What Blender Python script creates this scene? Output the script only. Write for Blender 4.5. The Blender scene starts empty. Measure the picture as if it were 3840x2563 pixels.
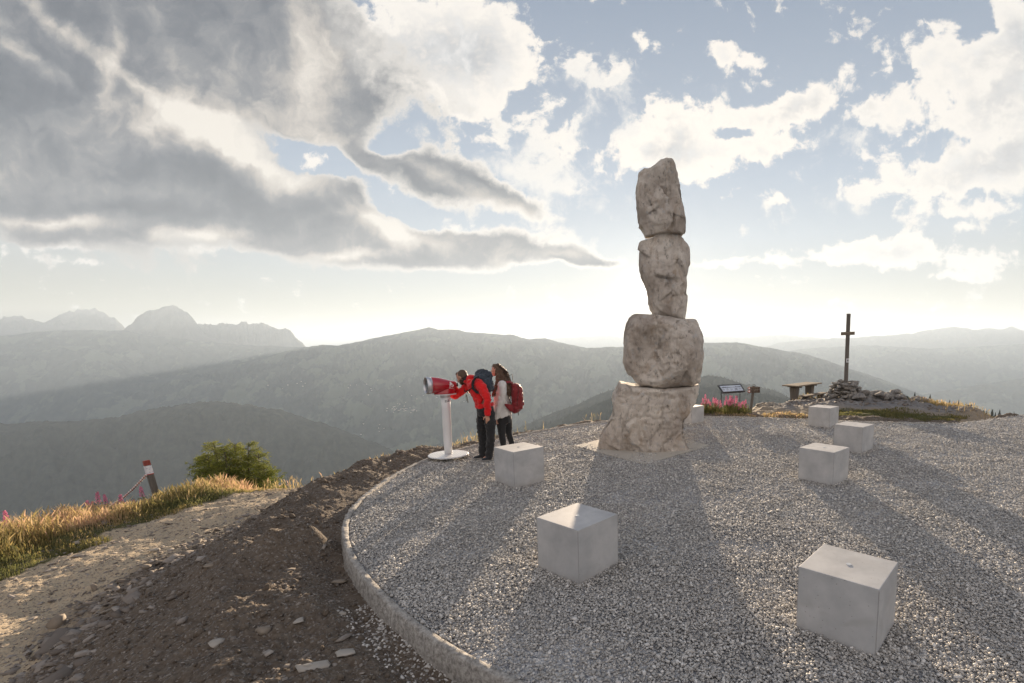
import bpy, bmesh, math, random
import numpy as np
from mathutils import Vector, Matrix, noise as mnoise
S = bpy.context.scene
COL = S.collection
R = math.radians
# ------------------------------------------------------------------ camera
F, PITCH, ROLL, CX, CY, CAMH = 1861.0, 0.1298, 0.00886, 401.66, 249.17, 2.152   # fitted in photograph pixels (3840 x 2563)
cam_d = bpy.data.cameras.new('camera'); cam = bpy.data.objects.new('camera', cam_d); COL.objects.link(cam)
cam.location = (0, 0, CAMH)
cam_d.sensor_width = 36; cam_d.lens = F/3840*36
cam_d.shift_x = -CX/3840; cam_d.shift_y = CY/3840
cam_d.clip_start = 0.05; cam_d.clip_end = 400000
cam.matrix_world = Matrix.Translation((0, 0, CAMH)) @ Matrix.Rotation(R(90)-PITCH, 4, 'X') @ Matrix.Rotation(-ROLL, 4, 'Z')
S.camera = cam

def ray(X, Y):                       # photograph position (on the 2349-wide view of it) -> direction with forward part about 1
    s = 3840/2349
    x = (X*s-1920-CX)/F; y = -(Y*s-1281.5-CY)/F
    cr, sr = math.cos(ROLL), math.sin(ROLL)
    a, u = x*cr+y*sr, -x*sr+y*cr
    cp, sp = math.cos(PITCH), math.sin(PITCH)
    return Vector((a, cp+u*sp, -sp+u*cp))
def at(X, Y, dist):                  # the point dist metres forward (world y) along that direction
    r = ray(X, Y); return r*(dist/r.y)+Vector((0, 0, CAMH))
def gnd(X, Y, z=0.0):
    r = ray(X, Y); return r*((z-CAMH)/r.z)+Vector((0, 0, CAMH))

# ------------------------------------------------------------------ render, exposure
S.render.engine = 'CYCLES'
S.view_settings.view_transform = 'Standard'; S.view_settings.look = 'None'
S.view_settings.gamma = 1; S.view_settings.exposure = EXPOSURE = 2.28
S.cycles.use_denoising = True
S.cycles.max_bounces = 6; S.cycles.diffuse_bounces = 3; S.cycles.glossy_bounces = 3
S.cycles.volume_bounces = 1; S.cycles.transparent_max_bounces = 8
S.cycles.sample_clamp_indirect = 8

# ------------------------------------------------------------------ sun
SUNV = ray(1476, 672).normalized()
SUN_EL = math.asin(SUNV.z); SUN_AZ = math.atan2(SUNV.x, SUNV.y)
sun_d = bpy.data.lights.new('sun', 'SUN'); sun = bpy.data.objects.new('sun', sun_d); COL.objects.link(sun)
sun_d.energy = 5.0; sun_d.angle = R(0.55); sun_d.color = (1.0, 0.79, 0.56)
sun.rotation_euler = SUNV.to_track_quat('Z', 'Y').to_euler()
# ------------------------------------------------------------------ world: sky and clouds by direction
W = bpy.data.worlds.new('World'); S.world = W; W.use_nodes = True
nt = W.node_tree; N = nt.nodes; L = nt.links; N.clear()
def nd(tree, typ, **kw):
    n = tree.nodes.new(typ)
    for k, v in kw.items():
        if k == 'inp':
            for i, val in v.items():
                if hasattr(val, 'is_output'): tree.links.new(val, n.inputs[i])
                else: n.inputs[i].default_value = val
        else: setattr(n, k, v)
    return n
def wm(op, a, b=0.0, c=0.0, clamp=False):
    return nd(nt, 'ShaderNodeMath', operation=op, use_clamp=clamp, inp={0: a, 1: b, 2: c}).outputs[0]
def wv(op, a, b=(0, 0, 0)):
    return nd(nt, 'ShaderNodeVectorMath', operation=op, inp={0: a, 1: b}).outputs[0]
def wramp(fac, stops, tree=None, interp='LINEAR'):
    t = tree or nt
    n = nd(t, 'ShaderNodeValToRGB', inp={0: fac}); cr = n.color_ramp; cr.interpolation = interp
    while len(cr.elements) < len(stops): cr.elements.new(0.5)
    for e, (p, c) in zip(cr.elements, stops):
        e.position = p; e.color = tuple(c)+(1,) if len(c) == 3 else c
    return n.outputs[0]
def wmix(f, a, b, blend='MIX'):
    n = nd(nt, 'ShaderNodeMix', data_type='RGBA', blend_type=blend)
    for i, v in ((0, f), (6, a), (7, b)):
        if hasattr(v, 'is_output'): L.new(v, n.inputs[i])
        else: n.inputs[i].default_value = v if i == 0 else tuple(v)+(1,)
    return n.outputs[2]
def wmap(f, a0, a1, b0=0.0, b1=1.0, smooth=True):
    n = nd(nt, 'ShaderNodeMapRange', interpolation_type='SMOOTHSTEP' if smooth else 'LINEAR', inp={0: f, 1: a0, 2: a1, 3: b0, 4: b1})
    return n.outputs[0]
def wnoise(vec, scale, detail=6, rough=0.55, lac=2.0, dist=0.0):
    return nd(nt, 'ShaderNodeTexNoise', noise_dimensions='3D', inp={'Vector': vec, 'Scale': scale, 'Detail': detail, 'Roughness': rough, 'Lacunarity': lac, 'Distortion': dist})
tc = nd(nt, 'ShaderNodeTexCoord').outputs['Generated']
sep = nd(nt, 'ShaderNodeSeparateXYZ', inp={0: tc})
dx, dy, dz = sep.outputs
yy = wm('MAXIMUM', dy, 0.08)
u = wm('DIVIDE', dx, yy); v = wm('DIVIDE', dz, yy)
P = nd(nt, 'ShaderNodeCombineXYZ', inp={0: u, 1: v, 2: 0.0}).outputs[0]
# billowing outline: the layout is bent by noise before the cloud masses are laid into it
w1 = wnoise(P, 5.0, 7, 0.6); w2 = wnoise(P, 22.0, 5, 0.6)
warp = wv('SCALE', wv('SUBTRACT', w1.outputs['Color'], (0.5, 0.5, 0.5)));  L.new(wmap(v, 0.0, 0.45, 0.035, 0.15, False), warp.node.inputs['Scale'])
Pw = wv('ADD', P, warp)
def cloud_mass(blobs):
    acc = None
    for (X, Y, rx, ry, ang, wt) in blobs:
        r = ray(X, Y); k = 1/1138*1.06
        m = nd(nt, 'ShaderNodeMapping', vector_type='TEXTURE', inp={'Vector': Pw, 'Location': (r.x/r.y, r.z/r.y, 0), 'Rotation': (0, 0, R(ang)), 'Scale': (rx*k, ry*k, 1)})
        g = nd(nt, 'ShaderNodeTexGradient', gradient_type='SPHERICAL', inp={0: m.outputs[0]}).outputs['Fac']
        acc = wm('MULTIPLY', g, wt) if acc is None else wm('MULTIPLY_ADD', g, wt, acc)
    return acc
#   X, Y, half-length, half-height, tilt, thickness
DARK = [(150, 250, 560, 330, -15, 2.2), (560, 130, 560, 230, -22, 2.0), (330, 40, 500, 150, 0, 1.6), (120, 420, 480, 130, -5, 1.8),
        (560, 420, 330, 120, -22, 1.6), (760, 250, 170, 100, -30, 1.2), (640, 500, 420, 90, -12, 1.7), (880, 560, 330, 60, -6, 1.5),
        (1010, 415, 180, 66, -20, 1.9), (1190, 480, 150, 38, -18, 1.2), (860, 372, 80, 36, -20, 1.0), (1130, 572, 250, 50, 2, 1.8), (1310, 596, 160, 26, -3, 1.3),
        (830, 455, 70, 60, 0, 1.0), (150, 510, 300, 30, 0, 0.5), (60, 545, 190, 22, 0, 0.5), (1360, 600, 90, 14, -3, .8),
        (690, 340, 210, 50, -20, -1.9), (900, 290, 120, 60, -20, -0.9), (560, 345, 150, 30, -25, -.8), (900, 480, 70, 60, -30, -0.8), (930, 400, 50, 30, -20, -.4), (140, 85, 260, 24, -38, -.7), (120,490,260,18,-3,-.5), (900, 345, 70, 40, -10, -1.3), (930, 500, 90, 26, -20, -1.2), (985, 505, 60, 26, -10, -.8), (1040, 520, 80, 16, -10, -.6), (760, 395, 50, 26, -20, -.8), (700, 375, 80, 26, -10, -1.0)]
LIGHT = [(960, 60, 260, 190, -10, 1.7), (1120, 130, 170, 130, 10, 1.6), (860, 120, 190, 90, -25, 1.2), (1060, 250, 50, 34, 0, 0.9),
         (1350, 155, 80, 90, 45, 0.62), (1420, 185, 60, 30, 45, .9), (1280, 290, 90, 80, 10, 0.66), (1485, 100, 55, 60, 0, 0.9), (1190, 290, 100, 50, 30, 0.5), (1090, 320, 80, 50, 0, 0.8), (1280, 350, 80, 60, 0, .6),
         (1530, 265, 90, 100, 15, 1.5), (1490, 345, 150, 60, 0, 1.3), (1640, 350, 190, 55, 4, 1.2), (1780, 310, 110, 60, 12, 1.0),
         (1740, 255, 210, 46, 10, 1.3), (1860, 215, 110, 60, 25, 1.3), (1640, 395, 90, 28, 0, .7), (1300, 440, 90, 34, 0, .75), (1210, 395, 70, 40, 0, .65), (725, 378, 60, 24, 0, .9),
         (1665, 118, 60, 58, 0, 1.3), (1735, 125, 32, 34, 0, 1.0), (1775, 160, 60, 24, 20, .9),
         (1675, 298, 60, 20, 10, -1.3), (1950, 330, 70, 60, 0, -.8), (2140, 345, 110, 26, 12, -1.1), (2080, 190, 60, 50, 20, -.7), (2260, 335, 90, 22, 15, -.8), (2240, 60, 60, 70, 0, -.8), (2240, 255, 240, 125, 35, 1.25), (2150, 130, 130, 110, 20, 1.2), (2320, 120, 120, 150, 0, 1.4), (2330, 60, 70, 60, 0, 1.0), (2040, 250, 150, 90, 30, .95),
         (2260, 405, 250, 74, 22, 1.5), (2060, 425, 190, 46, 6, 1.1), (2340, 330, 160, 120, 0, 1.2), (2030, 370, 90, 34, 0, .9), (1785, 455, 50, 24, 0, 1.0),
         (2250, 490, 120, 20, 5, .9), (1900, 583, 250, 30, 4, 1.2), (2070, 578, 150, 44, 8, 1.2), (2230, 600, 180, 34, -3, 1.2), (1640, 607, 150, 13, 1, 1.1), (2200, 635, 150, 13, 0, 1.0),
         (2210, 527, 60, 16, 0, .9), (1660, 690, 60, 10, 0, 1.1), (1960, 725, 110, 16, 3, .9), (1750, 745, 190, 40, 3, 1.1), (1990, 755, 200, 24, 0, .8), (1320, 745, 95, 40, 0, 1.3), (1240, 752, 90, 26, 0, .9),
         (420, 552, 260, 36, -4, 1.1), (130, 562, 280, 26, 0, 1.0), (160, 598, 170, 14, -5, .8), (240, 640, 70, 8, 0, .7)]
fb = wnoise(P, 7.5, 10, 0.62)
fbm = wm('SUBTRACT', fb.outputs['Fac'], 0.5)
fb2 = wnoise(wv('ADD', P, warp), 20.0, 8, 0.6, dist=0.3)
fbm2 = wm('SUBTRACT', fb2.outputs['Fac'], 0.5)
mdark = wm('MULTIPLY_ADD', fbm, 2.0, wm('MULTIPLY_ADD', fbm2, 1.5, cloud_mass(DARK)))
lowz = wmap(v, 0.06, 0.30)
fb3 = wnoise(nd(nt, 'ShaderNodeMapping', inp={'Vector': P, 'Scale': (1, 1.7, 1)}).outputs[0], 34.0, 6, 0.6)
fbmL = wm('MULTIPLY', fbm, wm('MULTIPLY_ADD', lowz, 2.1, .8)); fine3 = wm('MULTIPLY', wm('SUBTRACT', fb3.outputs['Fac'], .5), wm('MULTIPLY_ADD', lowz, -1.2, 2.2))
mlight = wm('ADD', wm('ADD', fbmL, fine3), wm('MULTIPLY_ADD', fbm2, 3.3, wm('MULTIPLY', cloud_mass(LIGHT), 1.14)))
cov_d = wmap(mdark, 0.24, 0.66); cov_l = wmap(mlight, 0.40, 0.95)
# thickness: how much of the light from behind the cloud is lost
thick_d = wmap(mdark, 0.48, 1.30); thick_l = wmap(mlight, 1.1, 2.6)
sunup = (SUNV.x/SUNV.y, SUNV.z/SUNV.y)
dot = nd(nt, 'ShaderNodeVectorMath', operation='DOT_PRODUCT', inp={0: tc, 1: tuple(SUNV)}).outputs['Value']
sky = nd(nt, 'ShaderNodeTexSky', sky_type='NISHITA')
sky.sun_disc = False; sky.sun_elevation = SUN_EL; sky.sun_rotation = SUN_AZ; sky.altitude = 2200; sky.air_density = 1.0; sky.dust_density = 1.0; sky.ozone_density = 1.5
# clear sky: Nishita seen through a pale high veil
K = 3.62    # one unit of display light at this exposure, given to a Background of strength 0.05
def k3(r, g, b): return (r*K, g*K, b*K)
veil = wramp(dz, [(0.0, k3(.46, .38, .26)), (0.05, k3(.48, .43, .33)), (0.11, k3(.53, .54, .52)), (0.19, k3(.55, .61, .67)), (0.29, k3(.45, .53, .64)), (0.42, k3(.36, .43, .54)), (0.55, k3(.27, .34, .46)), (1.0, k3(.16, .24, .38))])
base = wmix(0.93, sky.outputs[0], veil)
def gl(power, amt): return wm('MULTIPLY', wm('POWER', wm('MAXIMUM', dot, 0.0), power), amt)
glow = nd(nt, 'ShaderNodeVectorMath', operation='SCALE', inp={0: k3(1.0, .93, .80)}); L.new(wm('ADD', gl(14, .04), wm('ADD', gl(220, 0.18), gl(2600, 3.0))), glow.inputs['Scale'])
base = nd(nt, 'ShaderNodeVectorMath', operation='ADD', inp={0: base, 1: glow.outputs[0]}).outputs[0]
THIN = [(500, 285, 230, 55, -22, .8), (255, 120, 30, 95, -28, .75), (120, 40, 210, 26, -38, .7), (60, 120, 120, 30, -30, .5), (330, 200, 120, 20, -30, .5), (560, 350, 170, 60, -30, 1.0), (700, 400, 110, 45, -25, .7), (860, 520, 110, 40, -30, .8), (1050, 440, 160, 30, -35, .7),
        (1190, 500, 120, 40, -25, .8), (950, 545, 120, 30, -20, .6), (90, 505, 300, 22, 0, .9), (450, 535, 140, 24, 0, .8), (300, 440, 260, 30, -5, .35), (420, 130, 120, 90, -30, .25),
        (720, 120, 110, 160, -20, .7), (1290, 590, 100, 16, 0, .5), (780, 585, 160, 12, 0, .6), (380, 300, 200, 60, -25, .35), (770, 330, 60, 40, -20, .5)]
thin = wm('MULTIPLY', cloud_mass(THIN), 1.25)
# sunlit thin edges, shaded thick middles
mott = wmap(wm('ADD', fb2.outputs['Fac'], fbm), .25, .75)
near = gl(6, 1.0); ew = wmix(near, k3(.56, .55, .54), k3(1.15, 1.08, .98))
edge = wmix(near, k3(.98, .95, .90), k3(1.15, 1.06, .95))
lt = wmix(thick_l, edge, wmix(mott, k3(.42, .45, .50), k3(.92, .91, .89)))
bands = wnoise(nd(nt, 'ShaderNodeMapping', inp={'Vector': Pw, 'Rotation': (0, 0, R(20)), 'Scale': (1.0, 2.2, 1)}).outputs[0], 2.6, 6, 0.5)
dk = wramp(wm('MULTIPLY_ADD', thin, .42, wm('MULTIPLY_ADD', fbm2, .60, bands.outputs['Fac'])), [(.28, k3(.115, .135, .175)), (.46, k3(.175, .195, .235)), (.60, k3(.29, .30, .325)), (.76, k3(.60, .56, .52)), (.96, k3(.98, .92, .83))])
dt = wmix(thick_d, ew, dk)
c1 = wmix(cov_l, base, lt)
WISP = [(1240, 330, 300, 200, 10, .75), (1420, 200, 150, 170, 30, .5), (1180, 420, 220, 90, 0, .55), (1980, 330, 260, 170, 20, .6), (1700, 180, 260, 120, 0, .38), (1350, 470, 200, 60, 0, .45), (820, 330, 200, 60, -20, .5), (1900, 480, 300, 60, 5, .4), (980, 250, 120, 80, 0, .5)]
mw = wm('ADD', wm('MULTIPLY_ADD', fbm, 1.9, wm('MULTIPLY', fine3, .35)), wm('MULTIPLY_ADD', fbm2, 3.0, cloud_mass(WISP)))
c1 = wmix(wm('MULTIPLY', wmap(mw, .34, 1.25), .88), c1, k3(.95, .93, .89))
c2 = wmix(cov_d, c1, dt)
# sky behind and above the viewer: bright clouds added as fill for camera-facing surfaces
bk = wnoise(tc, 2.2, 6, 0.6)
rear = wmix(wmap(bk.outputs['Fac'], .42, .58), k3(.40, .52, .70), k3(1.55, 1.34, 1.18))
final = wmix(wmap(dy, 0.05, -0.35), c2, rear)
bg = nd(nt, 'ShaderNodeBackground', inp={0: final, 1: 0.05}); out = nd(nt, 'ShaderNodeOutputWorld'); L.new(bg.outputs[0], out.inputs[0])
W.cycles.sampling_method = 'MANUAL'; W.cycles.sample_map_resolution = 1024
# ------------------------------------------------------------------ helpers
rng = np.random.default_rng(7); random.seed(7)
def hsh(ix, iy, iz, seed):
    n = (ix*374761393+iy*668265263+iz*2147483647+seed*974634777) & 0xffffffff
    n = ((n ^ (n >> 13))*1274126177) & 0xffffffff
    return ((n ^ (n >> 16)) & 0xffff)/65535.0
def vnoise(x, y, z=0.0, seed=0):                      # value noise on arrays, -1..1
    x, y, z = np.broadcast_arrays(np.asarray(x, float), np.asarray(y, float), np.asarray(z, float))
    ix, iy, iz = (np.floor(a).astype(np.int64) for a in (x, y, z)); fx, fy, fz = x-ix, y-iy, z-iz
    fx, fy, fz = (a*a*a*(a*(a*6-15)+10) for a in (fx, fy, fz)); r = 0
    for i in (0, 1):
        for j in (0, 1):
            for k in (0, 1):
                r = r+hsh(ix+i, iy+j, iz+k, seed)*(fx if i else 1-fx)*(fy if j else 1-fy)*(fz if k else 1-fz)
    return r*2-1
def fbmn(x, y, z=0.0, oct=5, seed=0, rough=0.5):
    a, s, r = 1.0, 1.0, 0
    for o in range(oct):
        r = r+a*vnoise(np.asarray(x)*s+o*17.3, np.asarray(y)*s-o*9.1, np.asarray(z)*s+o*5.7, seed+o); s *= 2.03; a *= rough
    return r
def link(name, me, mats=(), parent=None, smooth=True):
    o = bpy.data.objects.new(name, me); COL.objects.link(o)
    for m in (mats if isinstance(mats, (list, tuple)) else [mats]): me.materials.append(m)
    if smooth: me.shade_smooth()
    if parent: o.parent = parent
    return o
def pymesh(name, verts, faces, mats=(), parent=None, smooth=True):
    me = bpy.data.meshes.new(name)
    if isinstance(faces, np.ndarray):
        nf, k = faces.shape; verts = np.asarray(verts, np.float32)
        me.vertices.add(len(verts)); me.vertices.foreach_set('co', verts.ravel())
        me.loops.add(nf*k); me.loops.foreach_set('vertex_index', faces.ravel().astype(np.int32))
        me.polygons.add(nf); me.polygons.foreach_set('loop_start', np.arange(0, nf*k, k, dtype=np.int32)); me.polygons.foreach_set('loop_total', np.full(nf, k, np.int32))
        me.update(calc_edges=True)
    else: me.from_pydata([tuple(v) for v in verts], [], [tuple(f) for f in faces]); me.update()
    return link(name, me, mats, parent, smooth)
def gridfaces(n, m, wrap=False):                      # n rows of m
    i = np.arange(n-1)[:, None]; j = np.arange(m if wrap else m-1)[None, :]; j2 = (j+1) % m
    return np.stack([i*m+j, i*m+j2, (i+1)*m+j2, (i+1)*m+j], -1).reshape(-1, 4)
def tag(o, label=None, cat=None, group=None, kind=None):
    for k, v in (('label', label), ('category', cat), ('group', group), ('kind', kind)):
        if v: o[k] = v
    return o
def empty(name, loc, rz=0.0, **kw):
    o = bpy.data.objects.new(name, None); COL.objects.link(o); o.location = loc; o.rotation_euler = (0, 0, rz); o.empty_display_size = .1
    tag(o, **kw); return o
def copy_tree(o, parent=None):
    c = o.copy(); COL.objects.link(c)
    if parent: c.parent = parent
    for ch in list(o.children): copy_tree(ch, c)
    return c
def bm_obj(name, bm, mats=(), parent=None, smooth=False):
    me = bpy.data.meshes.new(name); bm.to_mesh(me); bm.free(); return link(name, me, mats, parent, smooth)
def add_box(bm, size, loc=(0, 0, 0), rot=(0, 0, 0), bevel=0.0, taper=None):
    from mathutils import Euler
    r = bmesh.ops.create_cube(bm, size=1.0); vs = r['verts']
    for v in vs:
        v.co = Vector((v.co.x*size[0], v.co.y*size[1], v.co.z*size[2]))
        if taper and v.co.z < 0: v.co.x *= taper; v.co.y *= taper
    if bevel:
        es = list({e for v in vs for e in v.link_edges})
        r = bmesh.ops.bevel(bm, geom=es, offset=bevel, segments=2, affect='EDGES', profile=0.7); vs = list({v for f in r['faces'] for v in f.verts}|{v for v in vs if v.is_valid})
    M = Matrix.Translation(loc) @ Euler(rot).to_matrix().to_4x4()
    bmesh.ops.transform(bm, matrix=M, verts=vs); return vs
def add_tube(bm, pts, radii, seg=10, cap=True, flat=1.0):
    pts = [Vector(p) for p in pts]; radii = radii if hasattr(radii, '__len__') else [radii]*len(pts); rings = []
    up0 = Vector((0, 0, 1))
    for i, p in enumerate(pts):
        d = (pts[min(i+1, len(pts)-1)]-pts[max(i-1, 0)]).normalized()
        a = d.cross(up0 if abs(d.z) < .95 else Vector((0, 1, 0))).normalized(); b = d.cross(a).normalized()
        rings.append([bm.verts.new(p+(a*math.cos(t)+b*math.sin(t)*flat)*radii[i]) for t in [2*math.pi*k/seg for k in range(seg)]])
    for r0, r1 in zip(rings, rings[1:]):
        for k in range(seg): bm.faces.new((r0[k], r0[(k+1) % seg], r1[(k+1) % seg], r1[k]))
    if cap: bm.faces.new(rings[0][::-1]); bm.faces.new(rings[-1])
    bmesh.ops.recalc_face_normals(bm, faces=bm.faces); return rings
# ------------------------------------------------------------------ material helper
class Mat:
    def __init__(s, name, rough=0.8, spec=0.3, metal=0.0):
        s.m = bpy.data.materials.new(name); s.m.use_nodes = True; s.t = s.m.node_tree; s.b = s.t.nodes['Principled BSDF']
        s.b.inputs['Roughness'].default_value = rough; s.b.inputs['Specular IOR Level'].default_value = spec; s.b.inputs['Metallic'].default_value = metal
    def n(s, typ, **kw): return nd(s.t, typ, **kw)
    def pos(s, kind='Object'): return s.n('ShaderNodeTexCoord').outputs[kind]
    def noise(s, scale, detail=5, rough=.55, vec=None, dist=0.0, out='Fac'):
        return s.n('ShaderNodeTexNoise', inp={'Vector': vec if vec is not None else s.pos(), 'Scale': scale, 'Detail': detail, 'Roughness': rough, 'Distortion': dist}).outputs[out]
    def voro(s, scale, vec=None, out='Distance', feature='F1', rnd=1.0):
        return s.n('ShaderNodeTexVoronoi', feature=feature, inp={'Vector': vec if vec is not None else s.pos(), 'Scale': scale, 'Randomness': rnd}).outputs[out]
    def ramp(s, fac, stops, interp='LINEAR'): return wramp(fac, stops, s.t, interp)
    def math(s, op, a, b=0.0, c=0.0): return s.n('ShaderNodeMath', operation=op, inp={0: a, 1: b, 2: c}).outputs[0]
    def mix(s, f, a, b, blend='MIX'):
        n = s.n('ShaderNodeMix', data_type='RGBA', blend_type=blend)
        for i, v in ((0, f), (6, a), (7, b)):
            if hasattr(v, 'is_output'): s.t.links.new(v, n.inputs[i])
            else: n.inputs[i].default_value = v if i == 0 else tuple(v)+(1,)
        return n.outputs[2]
    def bump(s, h, dist, strength=1.0, normal=None):
        inp = {'Height': h, 'Distance': dist, 'Strength': strength}
        if normal is not None: inp['Normal'] = normal
        o = s.n('ShaderNodeBump', inp=inp).outputs[0]; s.t.links.new(o, s.b.inputs['Normal']); return o
    def col(s, c):
        if hasattr(c, 'is_output'): s.t.links.new(c, s.b.inputs['Base Color'])
        else: s.b.inputs['Base Color'].default_value = tuple(c)+(1,)
        return s
    def set(s, k, v):
        if hasattr(v, 'is_output'): s.t.links.new(v, s.b.inputs[k])
        else: s.b.inputs[k].default_value = v
        return s
def plain(name, c, rough=.8, spec=.3, metal=0.0, var=.15, scale=8.0):
    m = Mat(name, rough, spec, metal)
    f = m.noise(scale, 4); m.col(m.mix(f, tuple(x*(1-var) for x in c), tuple(min(1, x*(1+var)) for x in c))); return m.m
# ------------------------------------------------------------------ far hills and mountains
def hill_mat(name, lo, hi, scale, meadow=None, mscale=None):
    m = Mat(name, 1.0, 0.0)
    c = m.ramp(m.noise(scale, 8, .65), [(.35, lo), (.65, hi)])
    if meadow: c = m.mix(m.ramp(m.noise(mscale, 6, .6), [(.54, (0, 0, 0)), (.57, (1, 1, 1))]), c, meadow)
    m.col(c); return m.m
FOREST = hill_mat('forest_slope', (.03, .036, .034), (.060, .066, .056), .02)
MIXED = hill_mat('mixed_slope', (.035, .045, .042), (.085, .098, .082), .006, (.115, .135, .10), .0020)
ROCKY = hill_mat('rocky_slope', (.08, .085, .08), (.16, .155, .145), .003)
VALLEY = -1450.0
def ridge(name, crest, dist, mat, front=1.0, jag=0.0, jsc=.02, rib=.24, base=VALLEY, nT=70, nA=500, label=None, back=.5, prof=1.15):
    crest = sorted(crest); xs = [c[0] for c in crest]; ys = [c[1] for c in crest]
    X = np.linspace(xs[0], xs[-1], nA); Y = np.interp(X, xs, ys)
    D = np.interp(X, xs, [c[2] for c in crest]) if len(crest[0]) > 2 else np.full(nA, float(dist))
    P = np.array([at(a, b, d) for a, b, d in zip(X, Y, D)])
    rad = P[:, :2]/np.linalg.norm(P[:, :2], axis=1)[:, None]
    hgt = P[:, 2]-base
    P[:, 2] += jag*fbmn(P[:, 0]*jsc, P[:, 1]*jsc, 0, 5, 3, .6)
    rows = []
    for t in np.linspace(-back, 1, nT):
        a = abs(t); w = hgt*1.7*front if t > 0 else hgt*1.7
        off = (rad*(-t)*w[:, None] if t > 0 else rad*a*w[:, None])
        x, y = P[:, 0]+off[:, 0], P[:, 1]+off[:, 1]
        sc = 1/(hgt.mean()*.5)
        rb = 1-np.abs(fbmn(x*sc, y*sc, 0, 6, 11, .55))
        z = P[:, 2]-hgt*(a**prof) + (rb-.55)*hgt*rib*min(1, a*5)*(1.3-a)
        rows.append(np.stack([x, y, z], -1))
    o = pymesh(name, np.concatenate(rows), gridfaces(nT, nA)[:, ::-1], mat); tag(o, kind='structure'); return o
HILLS = []
def H(*a, **k): o = ridge(*a, **k); HILLS.append(o); return o
H('mountains', [(-2600, 820), (-1700, 760), (-1200, 775), (-800, 740), (-500, 760), (-200, 730), (0, 731), (15, 727), (40, 725), (62, 727), (70, 735), (95, 737), (110, 735), (130, 724), (152, 719), (172, 712), (180, 713), (200, 709), (203, 711), (218, 708), (240, 716), (255, 728), (270, 733), (285, 750), (330, 790), (400, 800)], 14500, ROCKY, jag=55, jsc=.008, rib=.25)
H('mountains', [(300, 800), (420, 770), (455, 742), (470, 744), (500, 745), (510, 743), (530, 746), (545, 743), (560, 741), (590, 742), (605, 740), (622, 747), (640, 756), (655, 753), (668, 763), (685, 783), (700, 795), (760, 812)], 13200, ROCKY, jag=32, jsc=.009, rib=.25)
H('mountains', [(120, 800), (250, 768), (285, 757), (300, 745), (315, 728), (330, 718), (345, 713), (358, 711), (370, 704), (385, 701.5), (400, 701), (412, 706), (430, 717), (440, 728), (452, 743), (470, 765), (520, 785), (600, 800), (720, 812)], 12000, ROCKY, jag=16, jsc=.009, rib=.22, front=.6, prof=.8)
H('hills', [(-2600, 880), (-1500, 790), (-1000, 810), (-600, 800), (0, 772), (90, 760), (200, 758), (285, 757), (340, 770), (455, 783), (560, 792), (700, 797), (900, 800)], 10800, MIXED, jag=12, jsc=.004)
H('hills', [(-2600, 900), (-1500, 830), (-600, 850), (0, 815), (80, 802), (150, 794), (200, 795), (240, 806), (300, 834), (360, 862), (450, 900)], 9800, MIXED, jag=6, jsc=.006)
H('hills', [(700, 812), (785, 796), (850, 778), (900, 768), (985, 752), (1005, 757), (1050, 757), (1070, 762), (1110, 765), (1180, 770), (1215, 779), (1250, 776), (1300, 790), (1420, 812)], 10500, MIXED, jag=6, jsc=.004)
H('hills', [(-1200, 1060), (-300, 960), (200, 905), (430, 858), (560, 830), (660, 805), (700, 797), (740, 792), (770, 793), (850, 781), (985, 768), (1060, 785), (1200, 783), (1290, 790), (1340, 800), (1400, 797), (1600, 787), (1690, 786), (1745, 795), (1850, 813), (1950, 846), (2050, 880), (2150, 920), (2300, 975), (2450, 1030)], 9300, MIXED, jag=8, jsc=.006, front=1.5, nT=160, nA=900)
H('hills', [(-3200, 1010), (-2000, 980), (-900, 1010), (-300, 985), (0, 972), (180, 966), (280, 955), (330, 944), (400, 932), (480, 921), (540, 926), (640, 940), (720, 965), (850, 1015), (1000, 1075), (1200, 1170)], 3600, FOREST, jag=5, jsc=.03, nT=110, nA=900, front=.9)
H('mountains', [(1740, 800), (1790, 786), (1850, 780), (1960, 775), (2040, 770), (2090, 766), (2120, 760), (2150, 755), (2190, 750), (2230, 757), (2260, 754), (2300, 757), (2320, 749), (2349, 760), (2500, 735), (2800, 770), (3100, 760), (4200, 790)], 21000, ROCKY, jag=22, jsc=.003)
H('mountains', [(1100, 790), (1150, 781), (1240, 778), (1330, 772), (1400, 770), (1430, 775), (1600, 772), (1700, 775), (1780, 768), (1900, 776)], 30000, ROCKY, jag=30, jsc=.002)
H('hills', [(1650, 830), (1750, 812), (1850, 800), (1980, 792), (2130, 800), (2349, 790), (2600, 780), (3200, 800), (4200, 820)], 16000, MIXED, jag=10, jsc=.004)
H('hills', [(1900, 960), (2000, 925), (2150, 900), (2260, 880), (2349, 868), (2600, 840), (3200, 850), (4200, 880)], 10000, MIXED, jag=6, jsc=.006)
h8a = H('hills', [(600, 1180), (820, 1085), (1000, 1026), (1180, 985), (1300, 938), (1400, 896), (1480, 872), (1600, 862), (1660, 864), (1760, 893), (1850, 925), (2000, 985)], 3200, FOREST, base=-1300, jag=1, front=.8, nT=60)
h8b = H('hills', [(1000, 1080), (1180, 1000), (1300, 957), (1400, 910), (1500, 890), (1650, 886), (1700, 890), (1800, 912), (1900, 950), (2000, 1000)], 2300, FOREST, base=-1000, jag=1, front=.8, nT=60)
h12 = H('hills', [(1750, 980), (1950, 925), (2040, 912), (2100, 912), (2150, 922), (2200, 933), (2260, 950), (2400, 990)], 420, FOREST, base=-220, jag=.5, front=.6, nT=50)
n = 90; a = np.linspace(-math.pi, math.pi, 181); r_ = np.concatenate([[0], np.geomspace(500, 90000, n-1)])
vx = r_[:, None]*np.sin(a)[None]; vy = r_[:, None]*np.cos(a)[None]; vz = VALLEY+60*fbmn(vx/2500, vy/2500, 0, 4, 5)
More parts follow.
